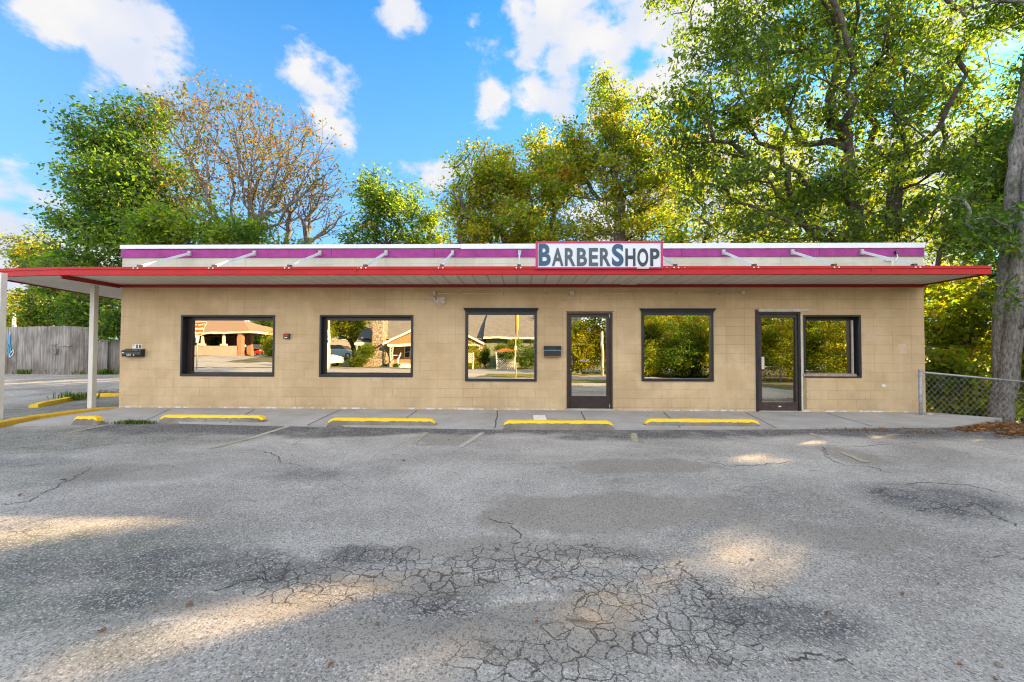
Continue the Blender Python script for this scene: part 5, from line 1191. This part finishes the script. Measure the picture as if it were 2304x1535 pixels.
    # stone chimney with a flared foot
    xc0, xc1 = P(849, 0)[0], P(876, 0)[0]; xd0 = P(832, 0)[0]
    m = MB(); m.prism([(xd0, -.2), (xc1-.0, -.2), (xc1+.12, 1.2), (xc1-.05, 2.2), (xc1, 6.1), (xc0, 6.1), (xc0, 2.6), (xc0-.1, 1.9), (xd0, .9)], 1, Y0-.4, Y0+.7); ch = m.build('chimney', M_stone, t, bevel=.03)
    m = MB(); m.box(xc0-.08, xc1+.08, Y0-.45, Y0+.78, 4.1, 4.25); m.box(xc0-.1, xc1+.1, Y0-.48, Y0+.8, 6.1, 6.25); m.build('ledge', M_stone, ch)
cottage()
def pavilion():
    d = 47.; P = lambda px, py, dd=d: RF(px, py, dd); Y0 = 2*D-d; g = float(gz(-35, Y0))
    t = thing('porch_building', 'open porch building with tan hip roof, low wall and brick pillar across the street', 'house', (-34, Y0, g))
    xr = P(575, 0)[0]; xl = -47.; ze = P(560, 746)[2]; zr = P(549, 724, d+4)[2]; xi = P(549, 0, d+4)[0]; yb = Y0-9; ym = Y0-4.5
    m = MB(); m.add([(xl, Y0, ze), (xr, Y0, ze), (xr, yb, ze), (xl, yb, ze), (xl+4, ym, zr+.25), (xi, ym, zr+.25)], [(0, 1, 5, 4), (1, 2, 5), (2, 3, 4, 5), (3, 0, 4)]); m.build('roof', M_roof2, t)
    m = MB(); m.box(xl, xr, Y0-.0, Y0+.06, ze-.22, ze-.0); m.box(xr-.06, xr, yb, Y0-.001, ze-.22, ze-.0); m.build('eave_board', M_cream, t)
    m = MB(); m.box(xl+.1, xr-.2, yb+.1, Y0-.1, ze-.2, ze-.1); m.build('ceiling', M_bark, t)
    zw = P(500, 778.5)[2]; xw = P(542, 0)[0]
    m = MB(); m.box(xl, xw, Y0-.5, Y0-.2, g-.2, zw); m.build('low_wall', M_greyside, t)
    for px in (461, 509.5):
        x = P(px, 0)[0]; m = MB(); m.box(x-.11, x+.11, Y0-.46, Y0-.24, zw, ze-.2); q = m.build('porch_post', M_cream, t)
        m = MB(); m.box(x-.28, x+.28, Y0-.6, Y0-.1, zw-.001, zw+.22); m.build('post_base', M_cream, q)
    for px, dy in ((546, 0), (516, -4)):
        x = P(px, 0)[0]; m = MB(); m.box(x-.26, x+.26, Y0-.7+dy, Y0-.2+dy, g-.1, ze-.2); m.build('brick_pillar', M_brick, t)
    m = MB(); m.box(xl, -38, yb-.4, yb, g-.1, ze-.1); m.build('back_wall', M_brick, t)
pavilion()
def far_house():
    d = 50.; Y0 = 2*D-d; x0, x1 = -24.5, -17.6; g = float(gz(-21, Y0)); t = thing('grey_house', 'two-storey grey sided house with white trim behind the yellow street tree', 'house', (-21, Y0, g))
    m = MB(); m.box(x0, x1, Y0-8, Y0, g-.3, 5.2); m.build('wall', M_greyside, t)
    m = MB(); m.prism([(x0-.3, 5.2), ((x0+x1)/2, 7.6), (x1+.3, 5.2)], 1, Y0-8.3, Y0+.3); m.build('roof', M_roof, t)
    for x in (x0, -20.1, x1-.15): m = MB(); m.box(x, x+.15, Y0, Y0+.04, g, 5.2); m.build('trim_board', M_wht, t)
    for a, b, c, d_ in ((-21.9, -20.6, 2.6, 3.7), (-19.6, -18.4, 2.6, 3.7), (-21.6, -20.8, .9, 2.0), (-19.6, -18.8, .9, 2.0), (-23.9, -22.8, 2.6, 3.7)): fwin(t, a, b, Y0+.001, c, d_)
far_house()
def car(label, loc, rz, col, group='cars parked across the street'):
    t = thing('parked_car', label, 'car', loc, group); L, W_ = 4.4, 1.75; g = np.array(loc)
    t.location = (0, 0, 0)
    m = MB(); pr = [(-2.2, .35), (-2.15, .8), (-1.9, .95), (-1.0, 1.0), (1.1, 1.0), (2.0, .85), (2.2, .6), (2.2, .3), (1.8, .25), (-1.9, .25)]
    m.prism(pr, 1, -W_/2, W_/2); m.build('body', col, t, bevel=.09, smooth=False)
    m = MB(); V = [(-1.7, -.78, .96), (1.15, -.78, .98), (1.15, .78, .98), (-1.7, .78, .96), (-1.15, -.62, 1.42), (.45, -.62, 1.44), (.45, .62, 1.44), (-1.15, .62, 1.42)]
    m.add(V, [(0, 1, 5, 4), (1, 2, 6, 5), (2, 3, 7, 6), (3, 0, 4, 7), (4, 5, 6, 7)]); c = m.build('cabin_glass', M_dglass, t)
    m = MB(); m.box(-1.13, .43, -.60, .60, 1.425, 1.47); m.build('roof_panel', col, t, bevel=.02)
    for x in (-1.35, 1.35):
        for y in (-.8, .8):
            m = MB(); m.tube([(x, y-.11, .32), (x, y+.11, .32)], .32, 16); w_ = m.build('wheel', M_box, t)
            m = MB(); m.tube([(x, y-.115, .32), (x, y+.115, .32)], .19, 12); m.build('rim', M_alu, w_)
    for x, mt in ((2.19, M_wht), (-2.19, M_red)):
        for y in (-.62, .62): m = MB(); m.box(x-.03, x+.03, y-.16, y+.16, .62, .76); m.build('headlight' if x > 0 else 'tail_light', mt, t)
    t.location = tuple(loc); t.rotation_euler = (0, 0, rz); return t
c_w, c_r, c_k = paint('white_car_paint', (.75, .75, .75), .2, .05), paint('red_car_paint', (.45, .03, .02), .2, .1), paint('dark_car_paint', (.05, .055, .06), .2, .1)
q = RF(757, 826, 35.5); car('white car parked by the striped sign across the street', (q[0]-1.9, q[1], float(gz(q[0], q[1]))+.02), R_(15), c_w)
q = RF(776, 808, 46); car('white car parked before the grey house across the street', (q[0]-.5, q[1], float(gz(q[0], q[1]))+.02), R_(10), c_w)
q = RF(563, 795, 60); car('dark car parked under the trees beside the porch building', (q[0], q[1], float(gz(q[0], q[1]))+.02), R_(60), c_k)
q = RF(582, 795, 57); car('red car parked under the trees beside the porch building', (q[0], q[1], float(gz(q[0], q[1]))+.02), R_(75), c_r)

def street_things():
    # brown park sign, facing the shop, with a white plate below
    d = 30.5; P = lambda px, py: RF(px, py, d); Y0 = 2*D-d; xp = P(451, 0)[0]; g = -.05
    t = thing('park_sign', 'brown park direction sign on a grey post across the street, mirrored in the left window', 'sign', (xp, Y0, g))
    m = MB(); zt, zb = P(450, 724)[2], P(450, 752)[2]; m.tube([(xp, Y0-.06, g-.1), (xp, Y0-.06, zt-.1)], .05, 8); m.build('post', M_galv, t, smooth=True)
    x1, x1b, x0 = P(473, 0)[0], P(460, 0)[0], P(426, 0)[0]
    m = MB(); m.prism([(x0, zt), (x1, zt), (x1b, zb), (x0+.35, zb)], 1, Y0-.01, Y0+.01); pl = m.build('panel', paint('sign_brown', (.34, .11, .02), .4, .1), t)
    m = MB(); E_ = [(x0, zt), (x1, zt), (x1b, zb), (x0+.35, zb)]
    for a, b in zip(E_, E_[1:]+E_[:1]): m.bar((a[0], Y0+.014, a[1]), (b[0], Y0+.014, b[1]), .006, .035)
    m.build('border', M_wht, t)
    h = (zt-zb)
    for s, zz, wd, xs in (('City of', zt-h*.32, .85, x1-.14), ('Alexander', zt-h*.62, 1.0, x1-.24), ('Park', zt-h*.92, .5, x1-.45)): text_obj(s, (xs, Y0+.012, zz), wd, h*.19, M_wht, t, 'lettering', bold=.02, flip=True)
    z0, z1 = P(445, 771)[2], P(445, 753.5)[2]; m = MB(); m.box(xp-.13, xp+.13, Y0-.01, Y0+.01, z0, z1); m.build('plate', M_wht, t, bevel=.003)
    # directory sign of stacked boards beside a white pole
    d = 32.; P = lambda px, py: RF(px, py, d); Y0 = 2*D-d; x0, x1 = P(706, 0)[0], P(743.5, 0)[0]
    t = thing('directory_sign', 'tall sign of stacked white boards under a navy head board, left of the white pole', 'sign', ((x0+x1)/2, Y0, -.05))
    zt = P(740, 743)[2]; zb = P(740, 812)[2]; yy = [743, 758, 763, 768, 771]
    cols = [paint('navy_board', (.02, .06, .12), .4), paint('sage_board', (.35, .5, .42), .4), paint('navy_board', (.02, .06, .12), .4), paint('aqua_board', (.15, .5, .6), .4)]
    for k in range(4): m = MB(); m.box(x0, x1, Y0-.03, Y0+.03, P(0, yy[k+1])[2]+.01, P(0, yy[k])[2]); m.build('head_board', cols[k], t)
    for k in range(6): za = P(0, 771+k*6.9)[2]; zc = P(0, 771+(k+1)*6.9)[2]; m = MB(); m.box(x0, x1, Y0-.03, Y0+.03, zc+.025, za); m.build('tenant_board', M_wht, t)
    for x in (x0+.03, x1-.03): m = MB(); m.box(x-.05, x+.05, Y0-.13, Y0-.032, -.1, zt); m.build('post', M_wht, t)
    text_obj('HN', (x1-.06, Y0+.032, zt-.34), .42, .26, M_wht, t, 'lettering', bold=.02, flip=True)
    for px, dd, hh, r_, lab in ((747, 33, 9., .085, 'white painted utility pole left of the cottage across the street'), (1354, 31, None, .11, 'pale wooden pole in front of the woods, mirrored in the bronze door')):
        q = RF(px, 0, dd); zt = hh or RF(px, 732, dd)[2]; t = thing('utility_pole', lab, 'utility pole', (q[0], q[1], -.1)); m = MB(); m.tube([(q[0], q[1], -.2), (q[0]-.03, q[1], zt)], [r_*1.15, r_*.85], 10); m.build('pole', M_cream, t, smooth=True)
        m = MB(); m.tube([(q[0]-.03, q[1], zt), (q[0]-.03, q[1], zt+.05)], [r_, r_*.6], 10); m.build('cap', M_galv, t)
    # slim pole, sunlit gleam shaped as an orange spindle, right behind the photographer's lot
    q = RF(1162.5, 0, 21.5); zt = RF(1163, 700, 21.5)[2]; t = thing('slim_pole', 'slim pale pole at the lot edge with an orange spindle standing in for its sunlit gleam', 'flag pole', (q[0], q[1], -.05))
    m = MB(); m.tube([(q[0], q[1], -.1), (q[0]-.02, q[1], zt+1.)], .028, 8); m.build('pole', M_cream, t, smooth=True)
    m = MB(); z0, z1 = RF(0, 757, 21.5)[2], zt+.3; m.tube([(q[0]+.05, q[1]+.03, z0+(z1-z0)*s/10) for s in range(11)], [.012+.075*math.sin(math.pi*s/10)**1.3 for s in range(11)], 9); m.build('gleam_spindle', paint('gleam_orange', (.8, .42, .08), .7), t, smooth=True)
    m = MB(); m.box(q[0]-.05, q[0]+.05, q[1]-.02, q[1]+.08, RF(0, 784, 21.5)[2], RF(0, 774, 21.5)[2]); m.build('bracket', M_wht, t)
    # arbor with lattice
    d = 32.; P = lambda px, py: RF(px, py, d); Y0 = 2*D-d; xa, xb = P(1121, 0)[0], P(1160, 0)[0]
    t = thing('garden_arbor', 'white lattice garden arbor with a red-brown top under green vines', 'arbor', (xa, Y0, -.05)); zt = P(1130, 791)[2]
    for x in (xa, xb):
        for y in (Y0, Y0-.8): m = MB(); m.box(x-.04, x+.04, y-.04, y+.04, -.1, zt); m.build('post', M_wht, t)
    m = MB(); m.prism([(xa-.2, zt), ((xa+xb)/2, zt+.28), (xb+.2, zt), (xb+.2, zt-.05), (xa-.2, zt-.05)], 1, Y0-.9, Y0+.1); m.build('top', M_rust, t)
    def lattice(x0, x1, y, z0, z1, parent):
        m = MB(); s = .13; n = int((x1-x0+z1-z0)/s)
        for k in range(1, n):
            for sg in (0, 1):
                u = k*s; a = (min(u, x1-x0), max(0, u-(x1-x0))); b = (max(0, u-(z1-z0)), min(u, z1-z0))
                f = (lambda p: (x0+p[0], y, z0+p[1])) if sg == 0 else (lambda p: (x1-p[0], y+.012, z0+p[1]))
                if np.hypot(a[0]-b[0], a[1]-b[1]) > .03: m.bar(f(a), f(b), .01, .025)
        return m.build('lattice', M_wht, parent)
    lattice(xa, xb, Y0+.01, -.05, .85, t)
    t = thing('lattice_screen', 'short white lattice screen beside the yellow shrub', 'garden screen', (P(1060, 0)[0], Y0, -.05)); x0, x1 = P(1053, 0)[0], P(1068, 0)[0]
    lattice(x0, x1, Y0, P(0, 812)[2], P(0, 791)[2], t)
    for x in (x0, x1): m = MB(); m.box(x-.03, x+.03, Y0-.03, Y0+.03, -.1, P(0, 789)[2]); m.build('post', M_wht, t)
    # lower fence run by the thicket
    x0, y0 = 9.6, 1.9; t = thing('chain_link_fence', 'short low chain-link fence by the thicket right of the lot', 'fence', (x0, y0, -.05)); x1, y1 = 12.6, .9
    for f in (0, .5, 1): m = MB(); m.tube([(x0+(x1-x0)*f, y0+(y1-y0)*f, -.3), (x0+(x1-x0)*f, y0+(y1-y0)*f, .66)], .03, 8); m.build('post', M_galv, t)
    m = MB(); m.tube([(x0, y0, .62), (x1, y1, .60)], .02, 8); m.build('top_rail', M_galv, t)
    m = MB(); n = 50
    for i in range(n):
        pts = []
        for j in range(14): f = (i+(j % 2))/n; pts.append((x0+(x1-x0)*f, y0+(y1-y0)*f, .60-j*.055))
        m.tube(pts, .003, 3, cap=False)
    m.build('wire_mesh', M_galv, t)
street_things()

def RBL(px, py, rx, ry, dep): c = RF(px, py, dep); s = dep/F; return (c[0], c[1], c[2], rx*s, rx*s*.8, ry*s)
def off_trees():  # mostly unseen trees, added to block and break up sun on the lot
    for x, y, B, n, lab in ((15.2, 8.2, [(15.2, 8.2, 3.2, 2.2, 2.2, 1.7), (14.6, 6, 2.6, 1.6, 1.8, 1.4)], 230, 'unseen bushy tree added right of the leaning trunk to shade the lot'), (14.8, 11.6, [(14.8, 11.6, 3.2, 1.4, 1.4, 1.6)], 90, 'bushy tree behind the leaning trunk at the picture edge'),
                          (18, 12, [(18, 12, 4.2, 2.6, 3, 1.6)], 330, 'unseen tall tree added behind the bushy one to shade the lot'), (19.2, 13.2, [(18.6, 13.2, 7.6, 2.8, 2.4, 2.2), (20.5, 16, 8.4, 3.4, 2.6, 2.2)], 620, 'unseen tall broad tree added beyond the hollow to shade the lot')):
        tree(lab, 'tree', (x, y, -.8), [(x, y, 1.4)], B, n, 60, .22, .2, L_green, group='trees just right of the picture', cl=.5)
off_trees()
def opp_trees():
    def T(lab, px, dep, fy, blobs, n, lp, sz, lf, cat='tree', name='broadleaf_tree', g='trees across the street', tr=.2, **k):
        b = RF(px, 830, dep); tree(lab, cat, (b[0], b[1], float(gz(b[0], b[1]))-.05), [RF(px, fy, dep)], [RBL(*q) for q in blobs], n, lp, sz, tr, lf, name=name, group=g, **k)
    T('bright yellow street tree between the grey house and the cottage', 795, 39, 790, [(790, 735, 55, 40, 39), (760, 720, 40, 40, 39), (825, 730, 35, 35, 39), (790, 680, 60, 40, 39)], 260, 42, .2, L_yel, cl=.5, hue_bias=.05)
    T('leafy yellow-green shrub at the foot of the stone chimney', 815, 35, 822, [(818, 800, 17, 24, 35), (800, 812, 12, 12, 35), (826, 785, 14, 14, 35)], 110, 40, .13, L_olive, 'shrub', 'shrub', 'shrubs across the street', .05, cl=.25, hue_bias=.2)
    T('dark round shrub left of the stone chimney', 792, 35.5, 826, [(792, 815, 8, 9, 35.5)], 40, 50, .11, L_green, 'shrub', 'shrub', 'shrubs across the street', .04, cl=.2)
    T('small bright green shrub by the cottage steps', 890, 34, 826, [(890, 823, 6, 4, 34)], 26, 40, .10, L_green, 'shrub', 'shrub', 'shrubs across the street', .03, cl=.15, hue_bias=.2)
    T('glowing yellow shrub behind the lattice screen', 1063, 33, 826, [(1062, 795, 14, 24, 33.5), (1078, 800, 8, 18, 33.5), (1060, 822, 18, 12, 33)], 120, 42, .12, L_yel, 'shrub', 'shrub', 'shrubs across the street', .05, cl=.25)
    T('dark vine-covered shrub beside the path to the cottage', 1092, 33.5, 826, [(1092, 800, 7, 22, 33.5)], 50, 45, .12, L_green, 'shrub', 'shrub', 'shrubs across the street', .04, cl=.22)
    T('green vines spilling over the garden arbor', 1140, 33, 826, [(1135, 782, 22, 10, 33), (1160, 770, 12, 10, 33), (1125, 800, 6, 14, 32.6), (1148, 800, 14, 8, 32)], 110, 45, .12, L_olive, 'shrub', 'shrub', 'shrubs across the street', .05, cl=.25, hue_bias=.05)
    T('dark green shrub mass right of the garden arbor', 1185, 33.5, 826, [(1185, 802, 24, 26, 33.5), (1210, 790, 20, 30, 34)], 130, 50, .13, L_green, 'shrub', 'shrub', 'shrubs across the street', .05, cl=.3)
    # by the porch building
    T('dense green tree right of the porch building roof', 600, 62, 770, [(595, 735, 35, 40, 62), (570, 750, 25, 30, 64), (610, 760, 25, 30, 60)], 200, 50, .3, L_green, cl=.8, hue_bias=.1, tr=.3)
    T('yellow-orange young tree at the right edge of the left window view', 608, 47, 790, [(606, 772, 13, 26, 47), (612, 795, 12, 12, 46)], 90, 45, .2, L_yel, cl=.4, tr=.1)
    T('tall green tree filling the far view behind the porch building', 500, 64, 780, [(480, 750, 60, 30, 64), (530, 760, 40, 30, 64), (440, 760, 40, 30, 64)], 190, 50, .32, L_green, cl=.9, tr=.3)
    T('dark round bush under the porch roof', 483, 53, 788, [(483, 772, 9, 12, 53)], 40, 60, .2, L_green, 'shrub', 'shrub', 'shrubs across the street', .05, cl=.35)
    # woods over the road on the right, seen in doors and right windows
    for i, (x, y, h, w_, lf, lab, hb) in enumerate(((4.2, -17.5, 4.2, 2.6, L_yel, 'low yellow bush tree in the woods right of the cottage', -.1), (7.4, -18, 8.5, 3.4, L_olive, 'olive tree in the woods behind the pale wooden pole', .05), (11, -16.5, 10, 3.8, L_olive, 'tall green tree at the front of the woods across the road', .25), (15.5, -17, 8.5, 3.6, L_yel, 'yellow tree in the middle of the woods across the road', -.15),
                                                 (20, -16, 11, 4.2, L_olive, 'tall olive tree further right in the woods across the road', .25), (26, -17, 9, 4.2, L_yel, 'yellow-orange tree at the right end of the woods across the road', 0.), (32, -14, 11, 5, L_green, 'big green tree closing the woods at the far right', .1), (17, -26, 13, 5, L_olive, 'tall tree standing behind the woods across the road', 0.), (6, -25, 6, 3.5, L_olive, 'pale olive tree behind the low yellow bush tree', .2))):
        tree(lab, 'tree', (x, y, -.1), [(x, y, h*.3), (x+.3, y, h*.55)], [(x, y, h*.6, w_*.8, w_*.7, h*.33), (x-w_*.4, y+.3, h*.4, w_*.6, w_*.5, h*.25), (x+w_*.4, y+.2, h*.45, w_*.8, w_*.6, h*.28), (x, y+.5, h*.22, w_*1.1, w_*.5, h*.22), (x-w_*.7, y+.2, h*.3, w_*.6, w_*.5, h*.3)], 420, 36, .2, .2, lf, group='woods across the road', cl=.5, hue_bias=hb+.25, shell=.5)
    for x, y, w_, h, lf, lab in ((5.9, -4.6, 1.2, 1.5, L_yel, 'yellow bush starting the hedge row across the near lawn'), (7.7, -4.4, 1.3, 2.1, L_olive, 'second bush of the hedge row, tall and olive'), (9.6, -4.1, 1.4, 1.7, L_yel, 'golden bush in the middle of the hedge row'), (11.6, -3.4, 1.4, 2.2, L_olive, 'broad olive bush of the hedge row'), (13.6, -2.4, 1.4, 2.0, L_yel, 'golden bush near the end of the hedge row'), (15.6, -1.6, 1.4, 2.4, L_yel, 'last tall yellow bush of the hedge row'),
                               (6.6, -2.5, .9, 1.1, L_yel, 'low yellow bush at the lawn corner of the thicket'), (8.1, -1.9, 1.0, 1.5, L_olive, 'waist-high olive bush in the middle of the thicket edge'), (9.5, -1.0, .9, 1.7, L_yel, 'yellow bush before the low chain-link fence'), (13.6, 1.6, 1.3, 2.0, L_yel, 'glowing yellow bush mirrored low in the small window'), (11.6, .0, 1.0, 1.3, L_olive, 'olive bush behind the low chain-link fence')):
        tree(lab, 'bush', (x, y, -.1), [(x, y, .4)], [(x, y, h*.5, w_, w_*.7, h*.55), (x+.3, y-.4, h, w_*.7, w_*.6, h*.6)], 170, 34, .12, .05, lf, group='bushes of the thicket', name='bush', cl=.25, step=.25)
    for i, (x, y, h, w_, lf, lab, hb) in enumerate(((8.6, -3.2, 3.4, 1.4, L_olive, 'young olive tree at the near end of the thicket right of the lot', .1), (7.2, -5.2, 4.8, 1.3, L_olive, 'slim green tree at the lawn edge of the thicket', .1), (10.6, -2.4, 4.2, 1.6, L_yel, 'yellow tree in the thicket right of the lot', -.1), (12.4, -.8, 5.0, 1.9, L_olive, 'olive tree behind the low chain-link fence', .0), (14.6, .6, 4.6, 2.0, L_yel, 'bright yellow tree mirrored in the small right window', 0.), (11.2, -5, 6.5, 2.0, L_olive, 'taller green tree deep in the thicket', .1), (16, -2.5, 7, 2.6, L_olive, 'broad olive tree at the back of the thicket', .1))):
        tree(lab, 'tree', (x, y, -.1), [(x, y, h*.3)], [(x, y, h*.6, w_*.8, w_*.7, h*.36), (x-w_*.4, y+.3, h*.35, w_*.6, w_*.5, h*.28), (x+w_*.4, y+.2, h*.4, w_*.6, w_*.5, h*.28), (x, y+.2, .6, w_*.9, w_*.5, .6)], 280, 34, .13, .08, lf, group='thicket right of the lot', name='sapling', cl=.3, hue_bias=hb+.25, shell=.55, step=.3)
opp_trees()
print('LEAVES', NLEAF)
